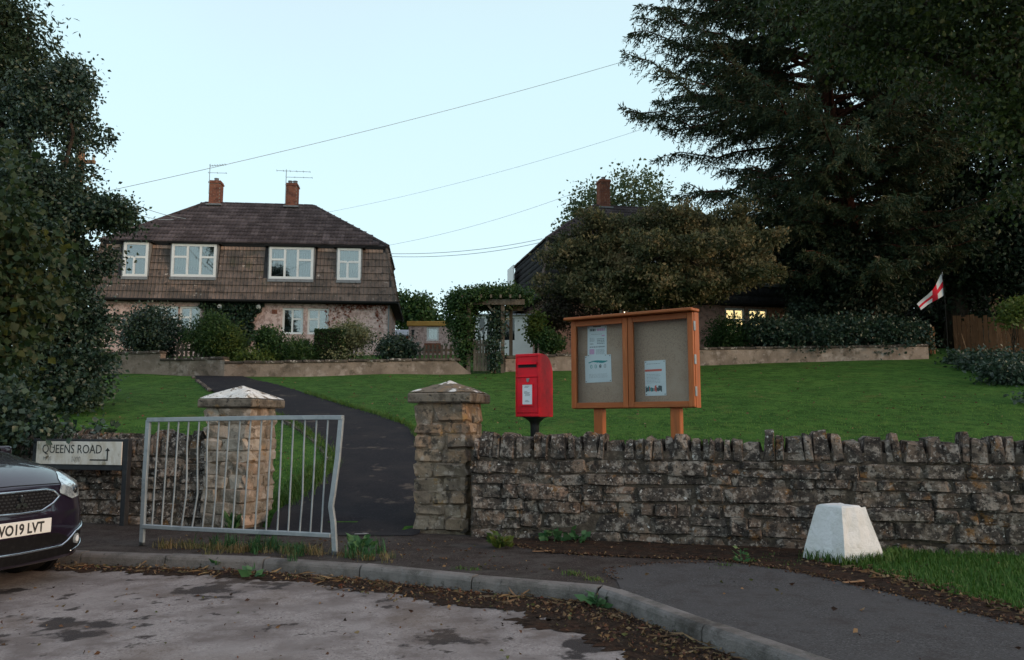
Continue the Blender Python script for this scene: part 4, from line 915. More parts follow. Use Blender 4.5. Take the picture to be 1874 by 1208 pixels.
a0, a1, a2, a3 = tp(175, 682), tp(292, 686), tp(410, 690), tp(862, 683)
garden_wall('long cream rendered garden wall stepping down in front of the left house', [(a0, a1, P(260, 642, a1[1]).z - 0.085, P(260, 642, a1[1]).z - 0.085, 0), (a1, a2, P(350, 653, a2[1]).z - 0.085, P(350, 653, a2[1]).z - 0.085, 0), (a2, a3, P(412, 661, a2[1]).z - 0.085, P(845, 655, a3[1]).z - 0.085, 0.045)])
b0, b1, b2 = tp(925, 681), tp(1280, 668), tp(1700, 656)
garden_wall('low rendered garden wall with grey coping in front of the right house, ivy hanging over it', [(b0, b1, P(930, 652, b0[1]).z - 0.085, P(1281, 636, b1[1]).z - 0.085, 0), (b1, b2, P(1281, 636, b1[1]).z - 0.085, P(1660, 630, b2[1]).z - 0.085, 0)])
GWY = {'l': (a0, a1, a2, a3), 'r': (b0, b1, b2)}
# ================================================================== pergola, gates, fences
def plank(x0, x1, y0, y1, z0, z1): return MB().bx(x0, x1, y0, y1, z0, z1)
pc = T(893, 683); py_ = 25.7
t = thing('pergola', 'weathered timber pergola arch over the garden gate, draped in climbers', 'pergola', (P(893, 683, py_).x, py_, h1(-0.8, 25.7)))
o = t.location
def ox_(px, Y): return P(px, 600, Y).x - o.x
zt = P(930, 560, 26).z - o.z
for (px, Yd) in ((858, 0.0), (920, 0.0), (852, 1.7), (935, 1.3)):
    x = ox_(px, py_ + Yd); plank(x - 0.06, x + 0.06, Yd - 0.06, Yd + 0.06, -0.2, zt - 0.02).build('post', M['oldwood'], t)
xa, xb = ox_(838, py_), ox_(960, py_)
for Yd in (-0.08, 1.36): plank(xa, xb, Yd - 0.04, Yd + 0.04, zt - 0.02, zt + 0.16).build('beam', M['oldwood'], t)
for k in range(7):
    x = xa + 0.15 + (xb - xa - 0.3) * k / 6; plank(x - 0.03, x + 0.03, -0.4, 1.9, zt + 0.165, zt + 0.27).build('rafter', M['oldwood'], t)
x = ox_(935, 27); MB().tube([(x - 0.05, 1.3, zt - 0.62), (x - 0.62, 1.3, zt)], 0.05, 4).build('brace', M['oldwood'], t)
x = ox_(920, py_); MB().tube([(x, 0, zt - 0.6), (x - 0.5, 0, zt)], 0.045, 4).build('brace', M['oldwood'], t)

t = thing('garden_gate', 'closed brown boarded gate below the leafy pergola', 'gate', (P(866, 680, 25.6).x, 25.6, h1(-1.2, 25.6)))
gw = P(897, 680, 25.6).x - t.location.x; zt = P(880, 625, 25.6).z - t.location.z
for k in range(6):
    plank(gw * k / 6 + 0.006, gw * (k + 1) / 6 - 0.006, 0, 0.022, 0.06, zt + 0.05 * math.sin(math.pi * (k + .5) / 6)).build('board', M['oldwood'], t)
for z in (0.25, zt * 0.55, zt - 0.15): plank(0.0, gw, 0.024, 0.06, z, z + 0.09).build('rail', M['oldwood'], t)

def picket(label, pa, pb, h, step, wd, m, nrail=2, group=None, lean=0.02, zoff=0.0):
    a = Vector((pa[0], pa[1], 0)); b = Vector((pb[0], pb[1], 0)); L = (b - a).length; ang = math.atan2(b.y - a.y, b.x - a.x)
    t = thing('picket_fence', label, 'fence', (a.x, a.y, h1(a.x, a.y) + zoff), ang); n = int(L / step); za = h1(a.x, a.y)
    pm = MB().bx(-wd / 2, wd / 2, 0, 0.02, 0, h).mesh('pale', M[m])
    for k in range(n + 1):
        s = k * step + wd / 2; q = a.lerp(b, min(s / L, 1))
        link('pale', pm, t, (s, 0, h1(q.x, q.y) - za + 0.04), (rnd.uniform(-.03, .03), rnd.uniform(-lean, lean), 0), (1, 1, rnd.uniform(0.95, 1.05)))
    zb = h1(b.x, b.y) - za
    for k in range(nrail):
        z = h * (0.22 + 0.56 * k); MB().add([(0, 0.022, z), (0, 0.06, z), (0, 0.06, z + 0.08), (0, 0.022, z + 0.08), (L, 0.022, z + zb), (L, 0.06, z + zb), (L, 0.06, z + 0.08 + zb), (L, 0.022, z + 0.08 + zb)], [(0, 1, 2, 3), (4, 5, 6, 7), (0, 1, 5, 4), (1, 2, 6, 5), (2, 3, 7, 6), (3, 0, 4, 7)]).build('rail', M[m], t)
    return t
def topfence(label, pxa, pxb, pytop, Y, step, wd, m, Yb=None, pytb=None):
    A, B = P(pxa, pytop, Y), P(pxb, pytb or pytop, Yb or Y); h = A.z - h1(A.x, A.y)
    return picket(label, (A.x, A.y), (B.x, B.y), h, step, wd, m)
topfence('grey paling fence low on the wall left of the ivy, behind the conifer bush', 322, 384, 632, 26.2, 0.16, 0.085, 'oldwood')
topfence('old grey picket fence running to the leafy pergola', 758, 838, 634, 27.0, 0.15, 0.085, 'oldwood')
topfence('low brown picket gate panel at the end of the ivy hedge', 1682, 1712, 602, 30.0, 0.125, 0.075, 'fencewood')
topfence('tall brown close boarded fence at the right edge, yellowish shrub above', 1743, 1885, 580, 31.5, 0.155, 0.14, 'fencewood', 29.5, 580)
lp = MB(); A, B = T(1772, 640), P(1759, 610, 30.2); A = P(1772, 640, 30.2)
t = thing('leaning_stick', 'thin pale stick leaning against the brown fence', 'stick', A); lp.tube([(0, 0, -0.3), B - A], 0.02, 6); lp.build('stick', M['polewood'], t)

# flag
fp = P(1727, 541, 28.0); t = thing('flag', 'white flag with red cross hanging slanted before the dark trees', 'flag', fp)
c0, c1, c2, c3 = [P(*q, 28.0) - fp for q in ((1725, 497), (1727, 541), (1683, 568), (1679, 556))]
nu, nv = 25, 15; GV = []
for j in range(nv + 1):
    for k in range(nu + 1):
        u, v = k / nu, j / nv; top = c0.lerp(c3, u); bot = c1.lerp(c2, u)
        p = top.lerp(bot, v); p = p + Vector((0.10 * math.sin(math.pi * u), 0.07 * math.sin(u * 9 + v * 2.0) * (0.3 + u), (0.10 - 0.30 * v) * math.sin(math.pi * u) * -0.35)); GV.append(p)
fw, fr_ = [], []
for j in range(nv):
    for k in range(nu):
        f = (j * (nu + 1) + k, j * (nu + 1) + k + 1, (j + 1) * (nu + 1) + k + 1, (j + 1) * (nu + 1) + k)
        (fr_ if (6 <= j <= 9 or 9 <= k <= 13) else fw).append(f)
MB().add(GV, fw).build('white_field', M['flag_white'], t, smooth=True); MB().add(GV, fr_).build('red_cross', M['flag_red'], t, smooth=True)
MB().tube([(0.03, 0, h1(fp.x, 28) - fp.z - 0.3), (0.03, 0, 0.1), (-0.02, 0, 0.95)], [0.014, 0.013, 0.010], 8).build('flagpole', M['soffit'], t)

# ================================================================== overhead lines
def wire(label, pts, sag, r=0.011, group=None):
    a, b = pts; n = 24; q = []
    for k in range(n + 1):
        u = k / n; p = a.lerp(b, u); p.z -= sag * 4 * u * (1 - u); q.append(p - a)
    t = MB().tube(q, r, 5).build('overhead_wire', M['wire'], None, smooth=True, loc=a); return tag(t, label, 'wire', group)
pole = T(200, 700); pole = Vector((P(140, 400, 23).x, 23, 0)); zg = h1(pole.x, 23)
t = thing('utility_pole', 'brown wooden utility pole showing through the dark left trees', 'pole', (pole.x, 23, zg))
zt = P(140, 272, 23).z - zg; MB().tube([(0, 0, -0.4), (0, 0, zt)], [0.16, 0.125], 12).build('pole', M['polewood'], t, smooth=True)
MB().bx(-0.5, 0.5, -0.16, -0.06, zt - 0.5, zt - 0.4).build('cross_arm', M['polewood'], t)
for x in (-0.45, 0.45): MB().tube([(x, -0.11, zt - 0.4), (x, -0.11, zt - 0.3), (x, -0.11, zt - 0.22)], [0.03, 0.05, 0.03], 8).build('insulator', M['white_paint'], t)
ptop = Vector((pole.x, 23, zg + zt - 0.3))
wire('long overhead wire rising from the utility pole to the big conifer, highest of the wires', (P(140, 362, 23), P(1330, 55, 31)), 0.3, 0.009)
wire('overhead wire from the utility pole to the roof of the left house, upper of two', (P(140, 317, 23), P(340, 400, 33)), 0.25, 0.012)
wire('overhead wire from the utility pole to the roof of the left house, lower of two', (P(140, 330, 23), P(318, 402, 33)), 0.35, 0.012)
wire('faint overhead wire crossing the sky between the roofs, ending at the conifer branches', (P(580, 392, 60), P(1180, 235, 45)), 0.4, 0.009)
wire('faint overhead wire from the left eave up to the pale tree', (P(710, 449, 50), P(1060, 350, 45)), 0.3, 0.009)
wire('sagging wire from the left house to the right house, upper of the pair', (P(700, 464, 33), P(992, 437, 36)), 0.22, 0.012)
wire('sagging wire from the left house to the right house, lower of the pair', (P(700, 469, 33), P(988, 444, 36)), 0.24, 0.012)

# ================================================================== street things
# railing
t = thing('guard_railing', 'bent galvanised guard railing leaning on the kerb in front of the left pillar', 'railing', (-2.63, 7.75, 0.1)); o = Vector(t.location)
def rp_(px, py, u): return P(px, py, 8.0 - 0.55 * u) - o
def flatbar(pts, w_, d):
    m = MB(); vs = []
    for k, p in enumerate(pts):
        a = pts[max(k - 1, 0)]; b = pts[min(k + 1, len(pts) - 1)]; tn = (b - a).normalized(); dep = Vector((0.26, 0.965, 0)); dep = (dep - tn * dep.dot(tn)).normalized(); sd = tn.cross(dep)
        vs += [p + sd * w_ / 2 + dep * d / 2, p - sd * w_ / 2 + dep * d / 2, p - sd * w_ / 2 - dep * d / 2, p + sd * w_ / 2 - dep * d / 2]
    n = len(pts); fs = [(k * 4 + j, k * 4 + (j + 1) % 4, k * 4 + 4 + (j + 1) % 4, k * 4 + 4 + j) for k in range(n - 1) for j in range(4)] + [(0, 1, 2, 3), (n * 4 - 4, n * 4 - 3, n * 4 - 2, n * 4 - 1)]
    return m.add(vs, fs)
flatbar([G(259, 1003, 0.06) - o, rp_(260, 992, 0), rp_(265, 880, 0), rp_(272, 769, 0)], 0.05, 0.032).build('end_post', M['galv'], t, bevel=0.004)
flatbar([G(613, 1022, 0.06) - o, rp_(613, 1008, 1), rp_(610, 955, 1), rp_(606, 928, 1), rp_(606.5, 922, 1), rp_(610, 900, 1), rp_(618, 840, 1), rp_(625, 764, 1)], 0.05, 0.032).build('end_post', M['galv'], t, bevel=0.004)
flatbar([rp_(271, 768.5, 0), rp_(390, 766.5, 0.33), rp_(510, 764.5, 0.67), rp_(628, 764, 1)], 0.042, 0.05).build('top_rail', M['galv'], t, bevel=0.004)
flatbar([rp_(262, 963, 0), rp_(330, 967, 0.2), rp_(440, 972, 0.52), rp_(530, 976, 0.78), rp_(606, 980, 1)], 0.038, 0.05).build('bottom_rail', M['galv'], t, bevel=0.004)
TOPX = [185, 240, 295, 350, 407, 460, 518, 575, 635, 692, 752, 810, 868, 930, 993, 1057, 1120]; BOTX = [145, 198, 250, 308, 365, 422, 478, 530, 590, 650, 715, 775, 838, 898, 960, 1020, 1080]
for k, (a, b) in enumerate(zip(TOPX, BOTX)):
    a = a / 3.02 + 230; b = b / 3.02 + 230; u0 = (a - 271) / 357; u1 = (b - 262) / 345
    ya_, yb_ = 768.5 - 4.5 * u0, 963 + 17 * u1; pts = []
    bend = {2: 1.5, 3: 5.0, 4: 6.5, 5: 4.5, 6: 2.5, 14: 2.5}.get(k, 0)
    for s in (0, 0.25, 0.5, 0.68, 0.85, 1.0):
        x = a + (b - a) * s + bend * max(0, 1 - abs(s - 0.66) / 0.36) + rnd.uniform(-.25, .25); pts.append(P(x, ya_ + (yb_ - ya_) * s, 8.0 - 0.55 * (u0 + (u1 - u0) * s)) - o)
    MB().tube(pts, 0.0085, 8, cap=False).build('bar', M['galv'], t, smooth=True)

# street name plate
sr = Vector((-4.66, 9.60, 0.1)); t = thing('street_name_plate', 'weathered white QUEENS ROAD street name plate with black turn arrow', 'street sign', sr - U * 0.58, WROT)
zb, zt = P(200, 850, 9.75).z - 0.1, P(200, 808, 9.75).z - 0.1; W2 = 0.66
for s in (-1, 1): MB().bx(s * W2 - 0.035, s * W2 + 0.035, -0.02, 0.05, -0.25, zt + 0.035).build('post', M['dark_steel'], t, bevel=0.004)
MB().bx(-W2 + 0.036, W2 - 0.036, -0.016, 0.03, zb - 0.065, zt + 0.03).build('backing_board', M['dark_steel'], t, bevel=0.004)
pl = MB().bx(-W2 + 0.03, W2 - 0.045, -0.03, -0.0165, zb, zt).build('plate', M['signwhite'], t, bevel=0.003)
def text(s, name, m, parent, loc, size, sx=1.0, rot=(R(90), 0, 0), align='LEFT', off=0.0, ext=0.0006):
    c = bpy.data.curves.new(name, 'FONT'); c.body = s; c.size = size; c.align_x = align; c.extrude = ext; c.offset = off; c.materials.append(m); c.resolution_u = 3
    tmp = bpy.data.objects.new(name, c); me = bpy.data.meshes.new_from_object(tmp); bpy.data.objects.remove(tmp); me.name = name
    return link(name, me, parent, loc, rot, (sx, 1, 1))
hp_ = zt - zb
# measured on the plate: cap height 0.38 of the plate, from 0.08 to 0.75 of its width
text('QUEENS ROAD', 'lettering', M['signblack'], pl, (-W2 + 0.03 + 0.07 * (2 * W2 - .075), -0.0312, zb + hp_ * 0.49), hp_ * 0.54, 0.86)
text('NOS', 'small_lettering', M['signfaint'], pl, (-W2 + 0.03 + 0.09 * 1.245, -0.0312, zb + hp_ * 0.17), hp_ * 0.24, 0.9)
text('1000', 'small_lettering', M['signfaint'], pl, (-W2 + 0.03 + 0.42 * 1.245, -0.0312, zb + hp_ * 0.13), hp_ * 0.32, 0.8)
ar = MB(); X0 = -W2 + 0.03; Wp = 1.245; xs, xe = X0 + 0.64 * Wp, X0 + 0.84 * Wp; zz = zb + hp_ * 0.21
ar.bx(xs, xe - 0.009, -0.0325, -0.0305, zz - 0.008, zz + 0.008); ar.bx(xe - 0.009, xe + 0.009, -0.0325, -0.0305, zz - 0.008, zb + hp_ * 0.62)
ar.prism([(xe - 0.034, zb + hp_ * 0.60), (xe + 0.034, zb + hp_ * 0.60), (xe, zb + hp_ * 0.74)], 'y', -0.033, -0.031); ar.build('arrow', M['signblack'], pl)

# post box on its pedestal
t = thing('post_box', 'red post box on a black iron pole behind the stone wall', 'post box', (0.045, 9.22, h1(0.2, 9.35)), R(-27)); zo = t.location.z
z0, z1 = 1.375 - zo, 2.10 - zo; w_, d_ = 0.30, 0.38
prof = [(0, z0), (0, z1 - 0.012), (0.012, z1)]
for k in range(9):
    a = R(90 - k * 10); prof.append((0.12 + 0.26 * math.cos(a) * 1.0, z1 - 0.24 + 0.24 * math.sin(a)))
prof += [(d_, z0 + 0.012), (d_ - 0.012, z0)]
body = MB().prism(prof, 'x', 0, w_).build('body', M['post_red'], t, bevel=0.008, seg=2, smooth=False)
rim = MB()
for (a, b, c, d) in ((0, w_, z1 - 0.035, z1 - 0.004), (0, 0.014, z0 + 0.025, z1 - 0.036), (w_ - 0.014, w_, z0 + 0.025, z1 - 0.036), (0, w_, z0 + 0.002, z0 + 0.024)): rim.bx(a + 0.001, b - 0.001, -0.014, 0.004, c, d)
rim.build('front_rim', M['post_red'], t, bevel=0.004)
Hh = z1 - z0
hood = MB(); zs_ = z1 - Hh * 0.175; hood.prism([(-0.002, zs_ + 0.028), (-0.034, zs_ + 0.004), (-0.034, zs_ - 0.002), (-0.002, zs_ - 0.002)], 'x', 0.03, w_ - 0.03); hood.build('slot_hood', M['post_red'], t, bevel=0.003)
MB().bx(0.034, w_ - 0.034, -0.006, 0.0, zs_ - 0.034, zs_ - 0.0025).build('posting_slot', M['dark_room'], t)
zd = z1 - Hh * 0.375
door = MB().bx(0.018, w_ - 0.018, -0.010, 0.002, z0 + 0.045, zd - 0.008).build('door', M['post_red'], t, bevel=0.004)
MB().bx(0.012, w_ - 0.012, -0.016, 0.0, zd, zd + 0.008).build('drip_strip', M['post_red'], t, bevel=0.002)
MB().prism([(0.14, zd - 0.015), (0.18, zd - 0.015), (0.172, zd - 0.05), (0.16, zd - 0.06), (0.148, zd - 0.05)], 'y', -0.02, -0.0105).build('lock_cover', M['lead'], door)
xa, xb, za, zb = 0.092, 0.216, z0 + Hh * 0.195, z0 + Hh * 0.505
fr = MB()
for (a, b, c, d) in ((xa - 0.014, xb + 0.014, zb, zb + 0.012), (xa - 0.014, xb + 0.014, za - 0.022, za), (xa - 0.014, xa, za, zb), (xb, xb + 0.014, za, zb)): fr.bx(a, b, -0.022, -0.0105, c, d)
fr.build('plate_frame', M['post_red'], door, bevel=0.002)
pt = MB().bx(xa, xb, -0.016, -0.0105, za, zb).build('notice_plate', M['paper'], door)
k_ = MB()
for (u0, u1, v) in ((.25, .7, .92), (.2, .6, .86), (.2, .5, .66), (.15, .75, .60), (.2, .7, .55), (.3, .8, .50), (.25, .75, .44), (.3, .6, .2), (.25, .7, .14)):
    k_.bx(xa + (xb - xa) * u0, xa + (xb - xa) * u1, -0.0172, -0.0162, za + (zb - za) * v - 0.003, za + (zb - za) * v + 0.003)
k_.build('print', M['ink'], pt)
MB().tube([(w_ / 2, 0.19, -0.1), (w_ / 2, 0.19, z0 - 0.10), (w_ / 2, 0.19, z0 - 0.06), (w_ / 2, 0.19, z0 - 0.02), (w_ / 2, 0.19, z0 - 0.0005)], [0.052, 0.052, 0.062, 0.11, 0.15], 16).build('pole', M['black_iron'], t, smooth=True)

# parish notice board
t = thing('notice_board', 'orange brown timber notice board with two glazed doors on two posts', 'notice board', (0.70, 9.18, h1(1.3, 9.0)), R(-34)); zo = t.location.z
W_ = 1.48; z0, z1 = 1.465 - zo, 2.475 - zo
cs = MB(); cs.bx(0, 0.02, 0.0, 0.13, z0, z1); cs.bx(W_ - 0.02, W_, 0.0, 0.13, z0, z1); cs.bx(0.02, W_ - 0.02, 0.0, 0.13, z0, z0 + 0.02); cs.bx(0.02, W_ - 0.02, 0.0, 0.13, z1 - 0.02, z1); cs.bx(0.02, W_ - 0.02, 0.11, 0.13, z0 + 0.02, z1 - 0.02)
cs.build('case', M['cedar'], t)
MB().bx(-0.03, W_ + 0.03, -0.075, 0.16, z1 + 0.001, z1 + 0.032).build('top_board', M['cedar_h'], t, bevel=0.006, rot=(R(2), 0, 0))
mid = W_ * 0.5 - 0.02; sw = 0.062
for (a, b, nm) in ((0.004, mid - 0.003, 'l'), (mid + 0.003, W_ - 0.004, 'r')):
    fz0, fz1 = z0 + 0.006, z1 - 0.006
    d = MB().bx(a, a + sw, -0.042, -0.001, fz0, fz1); door = d.build('door', M['cedar'], t, bevel=0.004); MB().bx(b - sw, b, -0.042, -0.001, fz0, fz1).build('stile', M['cedar'], door, bevel=0.004)
    MB().bx(a + sw + 0.001, b - sw - 0.001, -0.040, -0.003, fz0, fz0 + 0.062).build('bottom_rail', M['cedar_h'], door, bevel=0.004); MB().bx(a + sw + 0.001, b - sw - 0.001, -0.040, -0.003, fz1 - 0.062, fz1).build('top_rail', M['cedar_h'], door, bevel=0.004)
    MB().bx(a + sw, b - sw, -0.022, -0.018, fz0 + 0.05, fz1 - 0.05).build('pane', M['clear'], door)
    MB().bx(a + 0.02, b - 0.02, 0.085, 0.108, fz0 + 0.02, fz1 - 0.02).build('pinboard', M['baize'], t)
hg = MB()
for z in (z0 + 0.17, z1 - 0.15, (z0 + z1) / 2): hg.bx(W_ + 0.0005, W_ + 0.006, -0.03, 0.02, z - 0.05, z + 0.05)
hg.build('hinges', M['galv'], t)['kind'] = 'stuff'
for x in (0.31, 1.23): MB().bx(x - 0.055, x + 0.055, 0.02, 0.115, -0.35, z0 - 0.001).build('post', M['cedar'], t, bevel=0.006)
def notice(label, x0, x1, za, zb, items, tilt=0.0, dy=0.0):
    """a sheet pinned to the board: items (material, u0, u1, v0, v1)"""
    c = Vector(((x0 + x1) / 2, 0.083 - dy, (za + zb) / 2)); m = Matrix.Translation(t.location) @ Matrix.Rotation(R(-34), 4, 'Z'); q = m @ c
    p = thing('notice', label, 'notice', q, R(-34)); p.rotation_euler = (0, tilt, R(-34)); w2, h2 = (x1 - x0) / 2, (zb - za) / 2
    MB().bx(-w2, w2, -0.0012, 0.0, -h2, h2).build('sheet', M['paper'], p)
    by = {}
    for (mm, u0, u1, v0, v1) in items: by.setdefault(mm, MB()).bx(-w2 + 2 * w2 * u0, -w2 + 2 * w2 * u1, -0.0022, -0.0014, -h2 + 2 * h2 * v0, -h2 + 2 * h2 * v1)
    for mm, b in by.items(): o = b.build('print', M[mm], p); o['kind'] = 'stuff'
    pins = MB()
    for (sx, sz) in ((-1, 1), (1, 1), (-1, -1), (1, -1)): pins.disc((sx * (w2 - 0.014), -0.0015, sz * (h2 - 0.014)), (0, -1, 0), 0.006, 0.005, 8)
    b = pins.build('pins', M['lead'], p); b['kind'] = 'stuff'
def lines(g, u0, u1, v0, v1, n, m='ink', hgt=0.35, gap=0.15):
    out = []; st = (v1 - v0) / n
    for k in range(n):
        u = u0
        while u < u1 - 0.02:
            l = g.uniform(0.03, 0.11); out.append((m, u, min(u + l, u1 - g.random() * .05), v0 + st * k, v0 + st * (k + hgt))); u += l + 0.02
    return out
g = random.Random(3)
A = [('ink_dark', .3, .7, .97, 1.0)] + lines(g, .12, .45, .84, .93, 1, 'ink_dark', .9) + lines(g, .5, .95, .84, .93, 1, 'ink_pink', .9) + lines(g, .2, .8, .73, .76, 1) + lines(g, .12, .4, .50, .64, 4) + lines(g, .5, .9, .42, .62, 4, 'ink_dark') + [('ink_pink', .74, .9, .66, .70)] + lines(g, .12, .35, .40, .46, 2, 'ink_dark') + lines(g, .12, .95, .30, .34, 1, 'ink', .9) + [('ink_pink', .1, .36, .08, .25)] + lines(g, .45, .9, .08, .25, 5)
notice('white notice with grey and pink print, highest on the left door', .154, .400, 2.06 - zo, 2.41 - zo, A, 0.012)
A = []
for k in range(14):
    u = .14 + .72 * k / 14; A.append(('ink_teal', u, u + .0515, .72 + .035 * math.sin(k * .5) + (.02 if k > 6 else 0), .76 + .06 * k / 14 + .03 * math.sin(k * .35)))
for k, c in enumerate(('ink_teal', 'ink_teal', 'ink_dark', 'ink')):
    u = .20 + .175 * k; A += [(c, u, u + .02, .54, .64), (c, u + .06, u + .08, .54, .64), (c, u + .02, u + .06, .52, .54), (c, u + .02, u + .06, .64, .66)]
    if k == 2: A.append((c, u + .02, u + .05, .55, .63))
A += lines(g, .15, .85, .18, .34, 4, 'ink', .2)
notice('landscape white notice with teal brush stroke, pinned below another sheet', .120, .456, 1.765 - zo, 2.075 - zo, A, -0.015, 0.003)
A = lines(g, .1, .8, .90, .94, 1) + [('ink_red', .01, .82, .69, .75)] + lines(g, .08, .75, .36, .64, 7, 'ink', .25)
for k in range(18):
    u = .02 + .78 * k / 18; A.append((g.choice(['ink_dark', 'ink_dark', 'ink_teal', 'ink', 'ink_red']), u, u + .045, .10 + g.random() * .04, .20 + g.random() * .10))
notice('white notice with orange red bar and small photograph on the right door', .865, 1.11, 1.60 - zo, 1.985 - zo, A, -0.01)

# white painted stone
t = thing('white_marker_stone', 'white painted tapering stone block on the grass verge by the wall', 'marker stone', (2.79, 6.85, 0.11), math.atan2(0.43, 0.90))
m = MB(); b, tp_ = 0.47, 0.075; hz = 0.48; n = 6; rows = []
g = np.random.default_rng(4)
prof = [(0, 0), (0.02, 0.0), (0.11, 0.016), (0.26, 0.048), (0.39, 0.078), (0.468, 0.095), (0.48, 0.110)]
vs = []; ns = 24
for (z, i_) in [(-0.1, -0.01)] + prof:
    ring = []
    s = b - 2 * i_
    for k in range(ns):
        e, f = divmod(k, 6); u = f / 6; P4 = [(0, 0), (1, 0), (1, 1), (0, 1)]
        q0, q1 = P4[e], P4[(e + 1) % 4]; x = i_ + s * (q0[0] + (q1[0] - q0[0]) * u); y = i_ + s * (q0[1] + (q1[1] - q0[1]) * u)
        ring.append((x + g.normal() * 0.003, y + g.normal() * 0.003, z + g.normal() * 0.002 - (0.03 if z > 0.475 and x > 0.34 and y < 0.3 else 0)))
    vs += ring
nr = len(prof) + 1
fs = [(r * ns + k, r * ns + (k + 1) % ns, (r + 1) * ns + (k + 1) % ns, (r + 1) * ns + k) for r in range(nr - 1) for k in range(ns)] + [tuple((nr - 1) * ns + k for k in range(ns))]
m.add(vs, fs).build('block', M['white_paint'], t)
ch = MB()
for k in range(9): ch.box((0.30 + g.random() * 0.11, 0.12 + g.random() * 0.10, hz - 0.025 + g.random() * 0.025), (0.03 + .02 * g.random(), 0.03, 0.02), (g.random(), g.random(), g.random()))
o = ch.build('broken_edge', M['stone'], t, bevel=0.004); o['kind'] = 'stuff'
# ================================================================== parked car (nose at the local origin, x forward, y to its left)
car = thing('parked_car', 'dark plum hatchback parked at the kerb, cut by the left picture edge', 'car', (-3.80, 6.30, 0), math.atan2(-0.309, 0.951))
KP = [(-.22, .185), (-.06, .19), (-.015, .25), (0.0, .38), (0.0, .55), (-.015, .62), (-.06, .76), (-.11, .82), (-.36, .945), (-.85, 1.07), (-.98, 1.10), (-1.62, 1.45), (-2.3, 1.50), (-3.15, 1.46), (-3.62, 1.12), (-3.72, .8), (-3.70, .35), (-3.55, .2)]
def cr(i):
    k = int(min(max(math.floor(i), 0), len(KP) - 2)); t = i - k
    g_ = lambda j: np.array(KP[min(max(j, 0), len(KP) - 1)])
    a, b, c, d = g_(k - 1), g_(k), g_(k + 1), g_(k + 2)
    return 0.5 * (2 * b + (c - a) * t * 0.9 + (2 * a - 5 * b + 4 * c - d) * t * t * .9 + (3 * b - a - 3 * c + d) * t ** 3 * .9 + (0.1) * ((c - b) * 2 * t * 0 + 0 * b)) if False else 0.5 * ((2 * b) + (c - a) * t + (2 * a - 5 * b + 4 * c - d) * t * t + (3 * b - a - 3 * c + d) * t ** 3)
HW = 0.83
def body_pt(i, y):
    x, z = cr(i); f = abs(y) / HW
    fade = 1.0 if i <= 7 else max(0.0, 1 - (i - 7) / 2.6); rear = max(0.0, (i - 13.5) / 2) if i > 13.5 else 0
    x -= (0.08 * f ** 2 + 0.24 * f ** 6) * fade; x += 0.25 * f ** 3 * min(rear, 1)
    if i > 6: z -= (0.05 * f ** 2 + 0.09 * f ** 6) * min(1, max(0, i - 7) / 1.6) * (1 if i < 14 else max(0, 1 - (i - 14)))
    yy = y
    if 9 < i < 14.6: yy = y * (1 - 0.26 * (min(1, (i - 9) / 2) if i < 11 else (1 if i < 13 else max(0, 1 - (i - 13) / 1.6))))
    return (x, yy, z)
def surf(y, z, off=0.0):
    lo, hi = 1.0, 9.0; f = abs(y) / HW
    for _ in range(40):
        m_ = (lo + hi) / 2
        if body_pt(m_, y)[2] < z: lo = m_
        else: hi = m_
    x = body_pt(lo, y)[0]; sg = 1 if y >= 0 else -1
    return Vector((x + off * (1 - 0.5 * f ** 4), y + sg * off * 0.8 * f ** 4, z))
ks = np.linspace(0, len(KP) - 1, 86); ys = np.array([-1, -.985, -.95, -.9, -.83, -.75, -.65, -.5, -.35, -.18, 0, .18, .35, .5, .65, .75, .83, .9, .95, .985, 1]) * HW
vs = [body_pt(i, y) for y in ys for i in ks]; nk = len(ks); fs = []
for a in range(len(ys) - 1):
    for b in range(nk - 1): fs.append((a * nk + b, (a + 1) * nk + b, (a + 1) * nk + b + 1, a * nk + b + 1))
bmb = MB().add(vs, fs)
for sg, off_ in ((-1, 0), (1, (len(ys) - 1) * nk)):   # sides: from the outer profile down to the sill
    top = [vs[off_ + k] for k in range(nk)]
    rows_ = [top]
    for lev, (yy, zf) in enumerate(((0.842, 0.72), (0.845, 0.45), (0.825, 0.2))):
        rows_.append([(p[0], sg * yy if 0.02 < 1 else 0, min(p[2], 0.96 if lev == 0 else zf) if lev == 0 and p[2] < 0.96 else (0.92 if lev == 0 else min(zf, p[2]))) for p in top])
    q = [v for r in rows_ for v in r]; f_ = [(r * nk + k, r * nk + k + 1, (r + 1) * nk + k + 1, (r + 1) * nk + k) for r in range(3) for k in range(nk - 1)]
    bmb.add(q, f_)
bmb.bx(-3.5, -0.35, -0.75, 0.75, 0.17, 0.4)
body = bmb.build('body', M['car_paint'], car, smooth=True)
def strip(name, ya_, yb_, zlo, zhi, m, off, rows_=4, n=26, parent=car):
    v = []; f = []
    for a in range(n + 1):
        y = ya_ + (yb_ - ya_) * a / n
        for r in range(rows_ + 1):
            z = zlo(y) + (zhi(y) - zlo(y)) * r / rows_; v.append(surf(y, z, off))
    for a in range(n):
        for r in range(rows_): f.append((a * (rows_ + 1) + r, (a + 1) * (rows_ + 1) + r, (a + 1) * (rows_ + 1) + r + 1, a * (rows_ + 1) + r + 1))
    return MB().add(v, f).build(name, m, parent, smooth=True)
def line(name, pts, r, m, off=0.008, parent=car, n=8):
    q = []
    for a, b in zip(pts[:-1], pts[1:]):
        for k in range(n): t = k / n; q.append(surf(a[0] + (b[0] - a[0]) * t, a[1] + (b[1] - a[1]) * t, off))
    q.append(surf(*pts[-1], off)); return MB().tube(q, r, 6).build(name, m, parent, smooth=True)
ip = lambda xs, zs: (lambda y: float(np.interp(abs(y), xs, zs)))
glo, ghi = ip([0, .17, .29, .375], [.605, .61, .655, .70]), ip([0, .26, .33, .375], [.765, .765, .75, .71])
